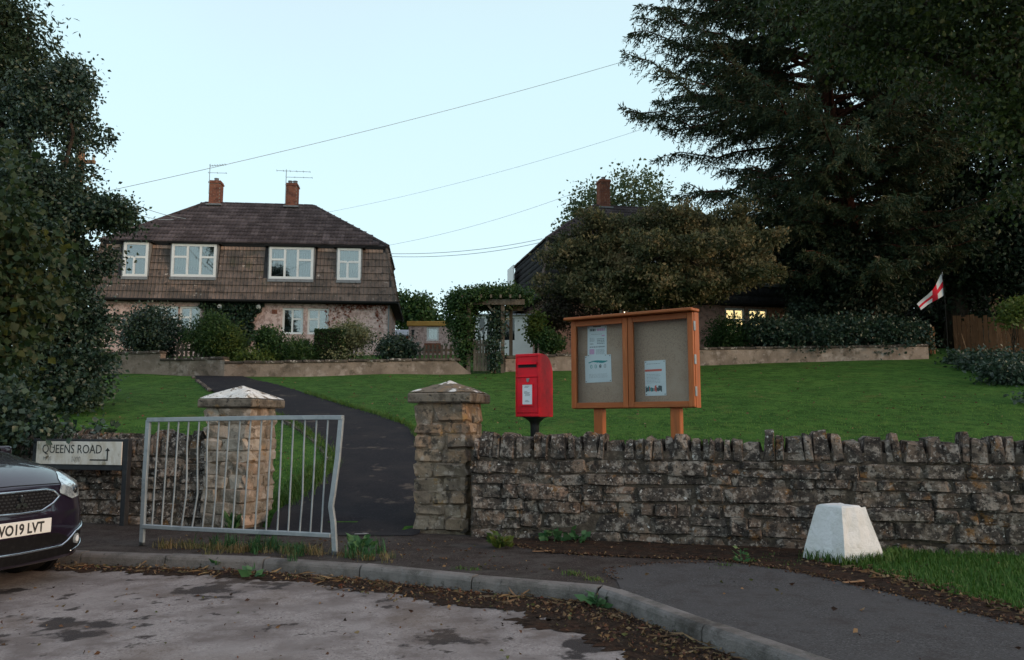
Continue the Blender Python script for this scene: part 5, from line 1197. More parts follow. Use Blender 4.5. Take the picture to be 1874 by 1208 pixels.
gr = strip('grille', -.375, .375, glo, ghi, M['black_plastic'], 0.006)
gm = MB()
for r in range(6):
    for k in range(-13, 14):
        y = k * 0.038 + (0.019 if r % 2 else 0); z = .622 + r * .024
        if glo(y) + .012 < z < ghi(y) - .012 and abs(y) < .35: p = surf(y, z, 0.008); gm.box(p, (0.006, 0.022, 0.010))
o = gm.build('grille_mesh', M['dark_steel'], gr); o['kind'] = 'stuff'
ring = [(-.26, .767), (0, .767), (.26, .767), (.33, .752), (.378, .706), (.30, .657), (.18, .610), (0, .605), (-.18, .610), (-.30, .657), (-.378, .706), (-.33, .752), (-.26, .767)]
line('grille_surround', ring, 0.010, M['chrome'], 0.012)
em = MB()
for a in (90, 210, 330):                      # the three rhombi of the badge
    d = Vector((0, math.cos(R(a)), math.sin(R(a)))); e = Vector((0, -d.z, d.y)); c = Vector((0, 0, .682)); L_ = .062
    x = surf(0, .68, 0.02).x
    q = [c, c + d * L_ / 2 + e * L_ * .29, c + d * L_, c + d * L_ / 2 - e * L_ * .29]
    em.add([(x, p.y, p.z) for p in q] + [(x + 0.008, p.y, p.z) for p in q], [(3, 2, 1, 0), (4, 5, 6, 7), (0, 1, 5, 4), (1, 2, 6, 5), (2, 3, 7, 6), (3, 0, 4, 7)])
em.build('badge', M['chrome'], car)
line('bonnet_gap', [(-.60, .835), (-.45, .805), (0, .812), (.45, .805), (.60, .835)], 0.004, M['black_plastic'], 0.0)
strip('lower_grille', -.60, .60, ip([0, .6], [.215, .23]), ip([0, .38, .46, .6], [.30, .305, .31, .30]), M['black_plastic'], 0.004)
strip('plate_recess', -.50, .50, ip([0, .5], [.315, .33]), ip([0, .34, .5], [.42, .42, .36]), M['black_plastic'], 0.003)
line('lower_chrome', [(-.81, .455), (-.56, .40), (-.46, .335), (-.40, .308), (0, .302), (.40, .308), (.46, .335), (.56, .40), (.81, .455)], 0.011, M['chrome'], 0.010)
for sg in (-1, 1):
    a, b = (.44, .76) if sg > 0 else (-.76, -.44)
    hs = strip('headlight', *( (.40, .735) if sg > 0 else (-.735, -.40)), ip([.40, .53, .66, .735], [.73, .675, .69, .76]), ip([.40, .47, .56, .68, .735], [.75, .84, .895, .86, .80]), M['lens'], 0.008, 8, 18)
    c = surf(sg * .59, .745, 0.012); MB().tube([c + Vector((0.003, sg * .004, 0)), c + Vector((0.012, sg * .01, 0))], [0.036, 0.03], 14).build('projector', M['carglass'], hs, smooth=True)
    strip('fog_recess', a, b, ip([.44, .56, .76], [.25, .262, .30]), ip([.44, .54, .76], [.315, .385, .43]), M['black_plastic'], 0.005)
    c = surf(sg * .585, .34, 0.0); n_ = Vector((.90, sg * .43, 0)); MB().tube([c, c + n_ * .018], 0.042, 16).build('fog_lamp', M['lens'], car); MB().tube([c + n_ * 0.017, c + n_ * .02], 0.026, 14).build('fog_bulb', M['paper'], car)
    line('fog_trim', [(sg * .52, .246), (sg * .64, .268), (sg * .80, .318)], 0.007, M['chrome'], 0.012)
    for xw in (-.80, -3.08):
        tq = MB(); tq.tube([(xw, sg * .62, .29), (xw, sg * .64, .29), (xw, sg * .80, .29), (xw, sg * .815, .29)], [.26, .29, .29, .26], 24); wh = tq.build('wheel', M['tyre'], car, smooth=False)
        rm = MB(); rm.tube([(xw, sg * .816, .29), (xw, sg * .83, .29)], [.19, .17], 20); rm.build('rim', M['alu'], wh)
        ar_ = MB(); ar_.tube([(xw, sg * .80, .30), (xw, sg * .848, .30)], .345, 24); ar_.build('wheel_arch', M['black_plastic'], car)
    MB().box((-1.40, sg * .93, 1.03), (.12, .17, .12)).build('mirror', M['car_paint'], car, bevel=0.03, seg=2, smooth=True)
    sw_ = [(-1.25, 1.04), (-1.85, 1.38), (-3.0, 1.38), (-3.3, 1.06)]
    v = [(x, sg * (0.85 - 0.52 * (z - .98)), z) for x, z in sw_]; MB().add(v + [(x, y - sg * .01, z) for x, y, z in v], [(0, 1, 2, 3), (7, 6, 5, 4)]).build('side_window', M['carglass'], car)
v = []; f = []
for a in range(13):
    y = -.70 + 1.40 * a / 12
    for r in range(7):
        p = body_pt(10.05 + 0.9 * r / 6, y); v.append((p[0] + 0.006, p[1], p[2] + 0.006))
for a in range(12):
    for r in range(6): f.append((a * 7 + r, (a + 1) * 7 + r, (a + 1) * 7 + r + 1, a * 7 + r + 1))
MB().add(v, f).build('windscreen', M['carglass'], car, smooth=True)
cw = MB(); cw.tube([body_pt(9.75, y_) for y_ in np.linspace(-.7, .7, 9)], 0.03, 6); cw.build('scuttle', M['black_plastic'], car)
wi_ = MB(); p = [Vector(body_pt(9.9, .62)), Vector(body_pt(10.05, .3)), Vector(body_pt(10.1, 0))]; wi_.tube([q + Vector((0.02, 0, 0.03)) for q in p], 0.012, 5); wi_.build('wiper', M['black_plastic'], car)
plt = MB().box((0.016, 0, .492), (0.008, .52, .113)).build('number_plate', M['plate'], car, bevel=0.003)
text('WO19 LVT', 'plate_characters', M['signblack'], plt, (0.0205, -0.245, .492 - .0395), 0.1085, 0.83, (R(90), 0, R(90)), 'LEFT', 0.0032)

# ================================================================== vegetation
def hill(x, y): return Vector((x, y, h1(x, y)))
# --- left: tall dark ivy-clad tree, an ash behind it and a broad-leaved maple nearer
b = hill(*T(120, 752).xy)
tree('tall_dark_tree', 'tall dense dark evergreen tree filling the left edge, foliage down to the lawn', 'tree', (b.x - 0.4, b.y + 1.2, b.z), lumpy([PB(105, 215, 18.6, 80, 104), PB(60, 330, 18.2, 126, 124), PB(115, 375, 18.4, 72, 54), PB(180, 385, 18.2, 30, 20), PB(205, 386, 18.2, 14, 9), PB(85, 490, 18, 90, 105), PB(138, 465, 18.6, 42, 50), PB(85, 600, 18, 94, 95), PB(128, 545, 18.3, 50, 62), PB(80, 690, 17.6, 100, 70), PB(158, 690, 17.9, 34, 50), PB(20, 520, 17.5, 90, 160), PB(140, 150, 19, 34, 46), PB(178, 600, 18.2, 18, 26)], 3.0, 0.42, 310, 0.8),
     'dark', 2600, 36, 0.22, 0.095, 0.33, 0.28, seed=31, shell=0.5, group=None, th=0.45, limbs=5, gaps=[(P(141, 308, 17.2), (0.26, 3.5, 0.60), 0.9), (P(141, 308, 20), (0.28, 3.5, 0.65), 0.9)])
b = hill(-11.8, 20.5)
tree('ash_tree', 'tall ash with loose hanging leaflets at the upper left corner', 'tree', b, [PB(10, 50, 19.5, 46, 72), PB(10, 160, 19.5, 70, 90), PB(78, 82, 19.5, 16, 26), PB(-40, 20, 19.5, 80, 90), PB(50, 120, 19.5, 34, 40)], 'ash', 520, 26, 0.42, 0.16, 0.17, 0.25, seed=32, droop=0.6, shell=0.6, outw=0.9)
b = hill(-8.1, 11.4)
tree('maple_tree', 'nearer maple branch of big yellow green leaves hanging in at the left edge', 'tree', b, [PB(15, 400, 11.2, 40, 60), PB(60, 450, 11.4, 50, 40), PB(40, 530, 11.6, 60, 50), PB(-20, 620, 11.2, 60, 90), PB(-60, 480, 11, 80, 150), PB(-20, 290, 11.6, 40, 60), PB(0, 725, 11.2, 38, 60)], 'maple', 210, 20, 0.30, 0.115, 0.42, 0.12, seed=33, droop=0.7, shell=0.6, limbs=8)
b = hill(-6.55, 10.35)
tree('ivy_bush', 'bluish green ivy spilling over the wall top beside the car roof', 'bush', b, [PB(20, 770, 10.4, 60, 50), PB(75, 795, 10.3, 62, 24), PB(140, 797, 10.25, 60, 15), PB(200, 799, 10.2, 34, 9), PB(30, 820, 10.3, 60, 40), PB(-40, 760, 10.2, 80, 90)], 'dark', 190, 26, 0.15, 0.075, 0.48, 0.03, seed=34, shell=0.7, limbs=6, pname='foliage', sname='stem', tw=0.3)

# --- right: the big conifer with layered drooping branches
def conifer(label, base, height, px_limits, seed, nb=150, first=0.16):
    g = np.random.default_rng(seed); base = Vector(base)
    t = thing('conifer_tree', label, 'tree', base)
    lean = Vector((-4.2, -1.0, height))
    mb = MB(); tr = [Vector((0, 0, -0.3)) + (lean - Vector((0, 0, -0.3))) * k / 10 + Vector(g.normal(size=3) * 0.05) for k in range(11)]
    mb.tube(tr, [0.34 - 0.031 * k for k in range(11)], 12)
    Ps, Ax, Sz, Tn = [], [], [], []
    for k in range(nb):
        s = first + (1 - first) * (k + g.random()) / nb; a = k * 2.399963 + g.normal() * 0.3
        root = Vector((0, 0, 0)).lerp(lean, s)
        L = px_limits(s, math.cos(a)) * (0.72 + 0.42 * g.random())
        az = Vector((math.cos(a), math.sin(a), 0)); pts = []; droop = 0.26 + 0.25 * g.random(); up0 = 0.20 + 0.22 * g.random()
        n = 9
        for j in range(n + 1):
            u = j / n; z = L * (up0 * u - droop * u * u + 0.75 * max(0, u - 0.62) ** 1.3); pts.append(root + az * L * u + Vector((0, 0, z)) + Vector(g.normal(size=3) * 0.02 * L * u))
        mb.tube(pts, [0.075 * (1 - j / n) * (L / 6) ** 0.5 + 0.012 for j in range(n + 1)], 5, cap=False)
        side = Vector((-az.y, az.x, 0))
        nbr = int(12 + L * 8)
        for q in range(nbr):
            u = 0.18 + 0.82 * (q + g.random()) / nbr; f_ = u * n; j = min(int(f_), n - 1); p0 = pts[j].lerp(pts[j + 1], f_ - j); tn = (pts[j + 1] - pts[j]).normalized()
            sg = 1 if q % 2 else -1; l2 = (1.05 * (1 - u) ** 0.6 + 0.30) * min(L / 5, 1.15) * (0.6 + 0.7 * g.random())
            d2 = (tn * 0.75 + side * sg * (0.75 + 0.3 * g.random()) + Vector((0, 0, -0.35 - 0.5 * g.random()))).normalized()
            m_ = int(8 + l2 * 22)
            us = (np.arange(m_) + g.random(m_)) / m_
            pp = np.array(p0) + np.outer(us * l2, np.array(d2)) + np.outer(us ** 2 * l2 * -0.18, (0, 0, 1))
            ax = np.array(d2) * 0.75 + g.normal(size=(m_, 3)) * 0.55; ax[:, 2] -= 0.15
            Ps.append(pp); Ax.append(ax); Sz.append(0.21 * (0.6 + 0.7 * g.random(m_)) * (1.25 - 0.5 * us)); Tn.append(np.full(m_, g.random()))
    Ps, Ax, Sz, Tn = np.concatenate(Ps), np.concatenate(Ax), np.concatenate(Sz), np.concatenate(Tn)
    v, f = leaf_geo(Ps, Ax, Sz, 0.12, g, 0.3)
    tn = np.clip(Tn * 0.6 + g.random(len(Tn)) * 0.4, 0, 1)
    o = np_mesh('needles', v, f, LM['needle'], t, np.repeat(tn, 2)); o['kind'] = 'stuff'
    mb.build('trunk', M['redbark'], t, smooth=True)
    print('conifer blades', len(Ps))
    return t
cb = hill(P(1602, 600, 31).x, 31)
def lim(s, ca):
    z = s                                 # crown: widest low down, tapering upward; longer towards the open left side
    r = 8.0 * (1 - max(0, s - 0.34) / 0.66 * 0.75) if s > 0.34 else 8.0 * (0.55 + 0.45 * (s - 0.12) / 0.22)
    return r * (1.0 if ca < 0.2 else 0.85)
conifer('huge dark conifer with drooping layered branches and reddish trunk, right of centre', cb, 27, lim, 41, 290, 0.10)

bm_ = hill(P(1745, 600, 33).x, 33)
tree('yew_tree', 'massive very dark tree with almost black interior filling the right side', 'tree', bm_, [PB(1740, 180, 31, 190, 190, 120), PB(1850, 300, 31, 150, 200, 120), PB(1660, 300, 32, 110, 120, 90), PB(1750, 410, 31, 150, 95, 110), PB(1850, 440, 31, 110, 90, 90), PB(1640, 80, 32, 120, 130, 90), PB(1860, 60, 31, 170, 170, 110), PB(1960, 300, 31, 150, 280, 120), PB(1690, 500, 32.5, 110, 75, 70), PB(1800, 520, 32.5, 110, 75, 70), PB(1900, 560, 31, 90, 80, 60)], 'yew', 2700, 30, 0.55, 0.175, 0.3, 0.5, seed=42, shell=0.75, limbs=20)
hb2 = hill(P(1530, 600, 30.5).x, 30.5)
tree('holly_tree', 'dark holly like tree filling the shade beneath the conifer', 'tree', hb2, [PB(1520, 470, 30.5, 85, 70, 70), PB(1560, 540, 30.5, 90, 60, 70), PB(1490, 520, 31, 55, 70, 50), PB(1600, 480, 31, 60, 70, 60)], 'yew', 800, 32, 0.42, 0.14, 0.32, 0.2, seed=44, shell=0.7, limbs=10)
bb = hill(12.2, 15.0)
tree('beech_tree', 'nearer broad leaved tree whose olive branches hang in at the top right corner', 'tree', bb, [PB(1560, 40, 14.5, 130, 62), PB(1690, 60, 14, 150, 90), PB(1830, 90, 13.5, 140, 130), PB(1845, 215, 13.2, 80, 70), PB(1480, -10, 15, 110, 40), PB(1760, -60, 14, 240, 110), PB(1560, 105, 14.6, 48, 45), PB(1900, 330, 13.5, 80, 90), PB(2010, 120, 13, 180, 170), PB(1960, -80, 13, 220, 140)], 'beech', 980, 30, 0.34, 0.095, 0.36, 0.22, seed=43, shell=0.7, droop=0.45, limbs=22, fork=0.6)  # outermost crown lobes lie out of view, added to shade the right lawn
for k, (px, Y, py, rx, ry, lmn, lab, rr) in enumerate([(1560, 40, 520, 95, 80, 'mid', 'dim blue green tree in the gap between conifer and hedge', 0.6), (1660, 42, 500, 100, 95, 'yew', 'dark background tree behind the slanting flag', 0.6), (1790, 40, 490, 110, 100, 'yew', 'dark background tree directly above the brown fence', 0.6), (1900, 38, 500, 110, 110, 'yew', 'dark background tree beyond the pale stone building', 0.6), (1470, 43, 490, 70, 90, 'yew', 'dark narrow background tree right of the bronze acer', 0.6)]):
    b = hill(P(px, 600, Y).x, Y)
    tree('background_tree', lab, 'tree', b, [PB(px, py, Y, rx, ry), PB(px + rx * 0.35, py - ry * 0.7, Y + 1, rx * 0.7, ry * 0.8), PB(px - rx * 0.2, py + ry * 0.6, Y, rx * 0.95, ry * 0.7)], lmn, 700, 22, 0.55, 0.17, 0.34, 0.25, seed=60 + k, shell=0.6)

# --- acer in the right-hand garden
ab = hill(P(1212, 640, 28.2).x, 28.2)
tree('acer_tree', 'broad domed acer with bronze green foliage in front of the right house', 'tree', ab, lumpy([PB(1058, 478, 28, 50, 48), PB(1107, 430, 28.3, 68, 44), PB(1190, 428, 28.2, 72, 42), PB(1275, 425, 28.4, 70, 46), PB(1335, 402, 28.2, 42, 34), PB(1375, 455, 28, 42, 52), PB(1105, 500, 27.4, 85, 46), PB(1210, 480, 26.8, 105, 66), PB(1305, 482, 27, 88, 56), PB(1385, 500, 27.6, 34, 30), PB(1140, 546, 27.2, 84, 24), PB(1230, 540, 27.2, 60, 24), PB(1310, 522, 27.2, 60, 20), PB(1034, 522, 28, 28, 26)], 4.6, 0.48, 511, 0.66, 0.6, 1.08), 'acer', 3000, 30, 0.20, 0.115, 0.3, 0.16, seed=51, shell=0.35, flat=0.6, droop=-0.25, limbs=20, tw=0.82)
pb = hill(P(1120, 500, 46).x, 46)
tree('pale_tree', 'loose pale green tree rising behind the roof and chimney of the right house', 'tree', pb, [PB(1095, 368, 46, 52, 36), PB(1055, 395, 46, 30, 30), PB(1170, 345, 46, 58, 42), PB(1130, 400, 46, 70, 36), PB(1200, 385, 46, 52, 36), PB(1045, 430, 46, 22, 18)], 'pale', 330, 20, 0.55, 0.20, 0.34, 0.2, seed=52, shell=0.8, tw=0.4)
db = hill(P(1068, 640, 28.6).x, 28.6)
tree('plum_bush', 'open branched dark plum bush before the pink wall of the right house', 'bush', db, [PB(1060, 575, 28.6, 38, 22), PB(1030, 585, 28.6, 26, 24), PB(1100, 590, 28.6, 34, 20)], 'plum', 120, 16, 0.28, 0.10, 0.36, 0.05, seed=53, shell=0.9, pname='foliage', sname='stem')
for k, (px, Y, rx, ry, py) in enumerate([(742, 62, 22, 30, 570), (772, 62, 24, 28, 572)]):
    b = hill(P(px, 600, Y).x, Y)
    tree('far_tree', ['far round tree just right of the left house', 'far feathery tree between the houses, above the annex'][k], 'tree', b, [PB(px, py, Y, rx, ry), PB(px - 6, py - 18, Y, rx * 0.5, ry * 0.6), PB(px + 10, py + 20, Y, rx * 1.2, ry * 0.7)], 'mid', 160, 16, 0.6, 0.28, 0.34, 0.2, seed=70 + k, shell=0.8)
b = hill(P(240, 395, 40).x, 40)
tree('far_tree', 'pale wispy treetop beside the roof slope at the far left', 'tree', b, [PB(236, 415, 40, 22, 28), PB(225, 440, 40, 25, 30)], 'pale', 70, 16, 0.45, 0.2, 0.34, 0.12, seed=75, shell=0.9)

# --- garden shrubs along the left wall (px range, py range, distance)
def shrub(name, label, x0, x1, y0, y1, Y, lm, n, per, spread, leaf, width=0.34, seed=1, cat='shrub', parts=3, **kw):
    px, py, rx, ry = (x0 + x1) / 2, (y0 + y1) / 2, (x1 - x0) / 2, (y1 - y0) / 2; g = random.Random(seed)
    b = hill(P(px, 650, Y).x, Y); bl = [PB(px, py, Y, rx * 0.86, ry * 0.95)]
    for k in range(parts): bl.append(PB(px + g.uniform(-.55, .55) * rx, py + g.uniform(-.45, .5) * ry, Y + g.uniform(-.3, .3), rx * g.uniform(.4, .6), ry * g.uniform(.4, .6)))
    return tree(name, label, cat, b, bl, lm, n, per, spread, leaf, width, 0.05, seed=seed, pname='foliage', sname='stem', **kw)
shrub('dark_shrub', 'large dark shrub hiding the left corner of the left house', 222, 340, 555, 665, 26.6, 'dark', 520, 26, 0.26, 0.09, seed=81, limbs=8)
shrub('feathery_bush', 'bright green feathery conifer bush before the leftmost ground window', 344, 430, 572, 664, 26.3, 'mid', 420, 26, 0.22, 0.10, 0.16, seed=82, droop=-0.2, limbs=6)
shrub('yellow_bush', 'yellowish green drooping bush beside the feathery bush', 398, 452, 605, 664, 26.1, 'lime', 150, 22, 0.2, 0.09, 0.2, seed=83, droop=0.5, limbs=5)
shrub('round_shrub', 'small round leafy tree in front of the ivy edge', 466, 516, 600, 648, 26.0, 'mid', 170, 24, 0.18, 0.09, seed=84, limbs=6)
shrub('low_cover', 'low mixed green ground cover under the round leafy tree', 428, 520, 640, 668, 25.6, 'lime', 130, 22, 0.18, 0.09, seed=85, limbs=3)
shrub('spiky_bush', 'spiky dark green bush below the right ground windows', 514, 580, 628, 664, 26.0, 'mid', 170, 24, 0.2, 0.15, 0.1, seed=86, droop=-0.6, limbs=5)
shrub('willow_shrub', 'pale variegated mop headed shrub in front of the pebbledash corner', 606, 688, 594, 636, 26.6, 'vari', 330, 26, 0.2, 0.075, 0.25, seed=87, droop=0.3, limbs=14)
shrub('dark_bush', 'dark rounded bush at the right end of the left garden', 694, 762, 620, 662, 26.4, 'dark', 280, 26, 0.22, 0.085, seed=88, limbs=4)
shrub('low_shrub', 'thin reddish low planting under the willow shrub', 600, 690, 640, 662, 26.0, 'vari', 60, 14, 0.2, 0.07, seed=89, limbs=3)
# clipped square hedge
g = np.random.default_rng(90); c = P(607, 640, 26.4); t = thing('clipped_hedge', 'square clipped dark green hedge block below the window', 'hedge', hill(c.x, c.y)); o = Vector(t.location)
hx, hy, hz0, hz1 = 0.46, 0.45, -0.1, P(607, 607, 26.4).z - o.z
n = 9000; f_ = g.integers(0, 4, n); q = g.random((n, 2)); pts = np.zeros((n, 3)); nn = np.zeros((n, 3))
for k, (ax, sg) in enumerate(((1, -1), (0, -1), (0, 1), (2, 1))):
    m_ = f_ == k
    if ax == 2: pts[m_] = np.stack([(q[m_, 0] * 2 - 1) * hx, (q[m_, 1] * 2 - 1) * hy, np.full(m_.sum(), hz1)], 1)
    elif ax == 1: pts[m_] = np.stack([(q[m_, 0] * 2 - 1) * hx, np.full(m_.sum(), sg * hy), hz0 + q[m_, 1] * (hz1 - hz0)], 1)
    else: pts[m_] = np.stack([np.full(m_.sum(), sg * hx), (q[m_, 0] * 2 - 1) * hy, hz0 + q[m_, 1] * (hz1 - hz0)], 1)
    nn[m_, ax] = sg
pts += g.normal(size=pts.shape) * 0.018
foliage('foliage', LM['box'], t, pts, nn, g.random(n), g, 0.055, 0.36, 0.1, 0.8, 0.3)
MB().bx(-hx + .05, hx - .05, -hy + .05, hy - .05, hz0, hz1 - .05).build('stem', M['bark'], t)

def ivy_sheet(name, label, cat, fn, n, lm, leaf, seed, loc, width=0.42, parent=None, thick=0.08, clump=True):
    """leaves over a surface: fn(u, v) -> point or None, on numpy arrays; returns (points, keep, normals)"""
    g = np.random.default_rng(seed); t = parent or thing(name, label, cat, loc); o = np.array(t.location) if not parent else np.zeros(3)
    p, k, nrm = fn(g.random(n), g.random(n), g); p = p[k]; nrm = nrm[k]
    p = p + nrm * (g.random((len(p), 1)) ** 1.5) * thick
    ct = 0.5 + 0.5 * np.sin(p[:, 0] * 5.1 + 2 * np.sin(p[:, 2] * 4.3)) * np.sin(p[:, 2] * 5.7)
    return t, foliage('leaves', LM[lm], t, p - o if False else p, nrm, ct, g, leaf, width, 0.5, 0.7, 0.45, o)
hm = Matrix.Translation(HL) @ Matrix.Rotation(HLR, 4, 'Z')
def on_house(x, z, y=0.28): return np.stack([HL.x + x * math.cos(HLR) - y * math.sin(HLR), HL.y + x * math.sin(HLR) + y * math.cos(HLR), HL.z + z], 1)
xa, xb = lx(368), lx(486)
def f1(u, v, g):
    x = xa + (xb - xa) * u; z = -0.4 + 2.75 * v
    right = xb - 0.28 * (2.35 - z) - 0.12 * np.sin(z * 5) - 0.15 * g.random(len(u)); leftl = xa + 0.15 * np.sin(z * 4 + 1) + 0.2 * g.random(len(u))
    return on_house(x, z), (x < right) & (x > leftl), np.tile([0.045, -1, 0], (len(u), 1))
ti, _ = ivy_sheet('house_ivy', 'dark ivy covering the wall between the ground windows of the left house', 'ivy', f1, 7500, 'dark', 0.12, 91, tuple(on_house(np.array([(xa + xb) / 2]), np.array([0.0]))[0]), thick=0.16)
xa2, xb2 = lx(598), lx(714)
def f2(u, v, g):
    x = xa2 + (xb2 - xa2) * u; d = 0.25 + 0.9 * np.maximum(0, np.sin(x * 3.1) * np.sin(x * 7.3 + 1)) + 0.85 * np.exp(-((x - xa2 - 0.15) / 0.22) ** 2); z = 2.34 - d * v ** 1.6
    return on_house(x, z), (g.random(len(u)) < 0.8), np.tile([0.045, -1, 0], (len(u), 1))
ivy_sheet('red_creeper', 'thin red creeper hanging from the eave of the left house at its right corner', 'creeper', f2, 620, 'red', 0.085, 92, tuple(on_house(np.array([(xa2 + xb2) / 2]), np.array([2.2]))[0]), thick=0.03)

# climbers over the pergola
b = hill(P(845, 660, 25.8).x, 25.8)
tree('pergola_climber', 'dense dark climber wrapping the left side and top of the pergola', 'climber', b, [PB(843, 575, 25.9, 24, 38), PB(850, 620, 25.8, 18, 45), PB(868, 545, 26.0, 40, 15), PB(905, 541, 26.3, 40, 11), PB(940, 544, 26.5, 28, 10), PB(832, 560, 26, 14, 22), PB(930, 538, 26.5, 10, 12)], 'mid', 900, 26, 0.2, 0.08, 0.38, 0.06, seed=93, limbs=8, pname='foliage', sname='stem', droop=0.4, tw=0.65)
b = hill(P(908, 675, 25.6).x, 25.6)
tree('gatepost_ivy', 'ivy climbing the right hand post inside the pergola', 'ivy', b, [PB(908, 600, 25.7, 11, 30), PB(904, 650, 25.6, 12, 30), PB(912, 575, 25.9, 12, 14)], 'dark', 150, 20, 0.14, 0.085, 0.4, 0.04, seed=94, limbs=4, pname='foliage', sname='stem')
shrub('yellow_climber', 'yellow green climber between pergola and pink wall', 968, 996, 570, 630, 27.2, 'lime', 110, 22, 0.2, 0.10, seed=95, limbs=6)
shrub('green_bush', 'mid green bush hanging over the wall right of the pergola', 985, 1030, 605, 645, 27.0, 'mid', 150, 22, 0.18, 0.09, seed=96, limbs=4)
shrub('dark_climber', 'dark leafy bush beneath the left edge of the acer', 985, 1050, 550, 600, 28.0, 'plum', 190, 22, 0.22, 0.09, seed=97, limbs=5)
shrub('green_shrub', 'dark green shrub in front of the lit windows', 1296, 1372, 583, 642, 28.8, 'mid', 330, 24, 0.22, 0.10, 0.2, seed=98, limbs=6)
shrub('cone_shrub', 'rounded cone shaped shrub right of the lit windows', 1445, 1492, 545, 610, 30.6, 'dark', 240, 24, 0.2, 0.10, seed=99, limbs=4)
hb_ = hill(P(1520, 640, 29.3).x, 29.3)
tree('ivy_hedge', 'long dark ivy hedge bulging over the garden wall below the flag', 'hedge', hb_, [PB(1395, 608, 28.6, 40, 28), PB(1435, 622, 28.5, 36, 34), PB(1490, 615, 28.9, 60, 28), PB(1550, 613, 29.2, 60, 30), PB(1610, 614, 29.5, 60, 30), PB(1660, 618, 29.8, 40, 30), PB(1437, 645, 28.4, 16, 14), PB(1480, 633, 28.6, 26, 14), PB(1530, 636, 28.8, 26, 14), PB(1600, 640, 29.1, 34, 13), PB(1660, 645, 29.4, 24, 14)], 'dark', 1300, 26, 0.24, 0.10, 0.42, 0.08, seed=100, limbs=10, pname='foliage', sname='stem')
shrub('fence_shrub', 'bright leafy shrub leaning over the brown fence at the right edge', 1812, 1900, 545, 598, 26.0, 'lime', 95, 18, 0.24, 0.11, seed=101, limbs=8, shell=0.9)
b = hill(P(1840, 700, 22.5).x, 22.5)
tree('bank_undergrowth', 'dark tangled undergrowth on the bank at the right edge of the lawn', 'undergrowth', b, lumpy([PB(1800, 664, 25, 60, 20), PB(1860, 668, 24, 60, 30), PB(1880, 710, 21, 60, 45), PB(1830, 690, 23, 50, 30), PB(1900, 745, 18, 50, 35), PB(1770, 660, 26.5, 40, 14)], 2.5, 0.35, 1021), 'dark', 900, 26, 0.24, 0.10, 0.34, 0.05, seed=102, limbs=6, pname='foliage', sname='stem')
b = hill(P(1720, 640, 37).x, 37)
tree('shade_hedge', 'black shaded hedge behind the flag and the picket gate', 'hedge', b, [PB(1600, 600, 37, 60, 45, 40), PB(1690, 600, 37, 70, 50, 40), PB(1780, 600, 37, 70, 50, 40), PB(1870, 600, 37, 70, 50, 40), PB(1700, 640, 37, 60, 40, 40), PB(1740, 625, 36, 60, 40, 30)], 'yew', 900, 26, 0.4, 0.16, 0.34, 0.1, seed=103, limbs=6, pname='foliage', sname='stem')

# --- grass and weeds
g = np.random.default_rng(120)
x, y = sample_poly([(-12, 10.6), (-2.9, 9.9), (-3.0, 12.5), (-4.2, 15.2), (-7.5, 20), (-13, 21)], 30000, g); _k = g.random(len(y)) < np.clip((16.5 - y) / 4, 0, 1); x, y = x[_k], y[_k]; blades('grass', np.stack([x, y, H(x, y)], 1), 0.036, 'lawnblade', seed=121, wid=0.006, tint=(0.0, 0.9))['kind'] = 'stuff'
x, y = sample_poly([(-1.0, 9.6), (-1.2, 12), (-2, 15.5), (-4, 18.2), (-8, 23.8), (0, 25.5), (12, 27.5), (12, 17), (5.5, 8.8)], 52000, g); _k = g.random(len(y)) < np.clip((20 - y) / 8, 0, 1); x, y = x[_k], y[_k]; blades('grass', np.stack([x, y, H(x, y)], 1), 0.034, 'lawnblade', seed=122, wid=0.006, tint=(0.0, 0.9))['kind'] = 'stuff'
x, y = sample_poly(VERGE, 24000, g); k = g.random(len(x)) < 0.9; blades('grass', np.stack([x, y, np.full(len(x), 0.118)], 1)[k], 0.05, 'grass', seed=123, wid=0.004, tint=(0.0, 0.38))['kind'] = 'stuff'
def near_line(pl, n, spread, g, z):
    p = np.array(pl); d = np.concatenate([[0], np.cumsum(np.hypot(*np.diff(p, axis=0).T))]); s = g.random(n) * d[-1]
    x = np.interp(s, d, p[:, 0]) + g.normal(size=n) * spread; y = np.interp(s, d, p[:, 1]) + g.normal(size=n) * spread
    return x, y
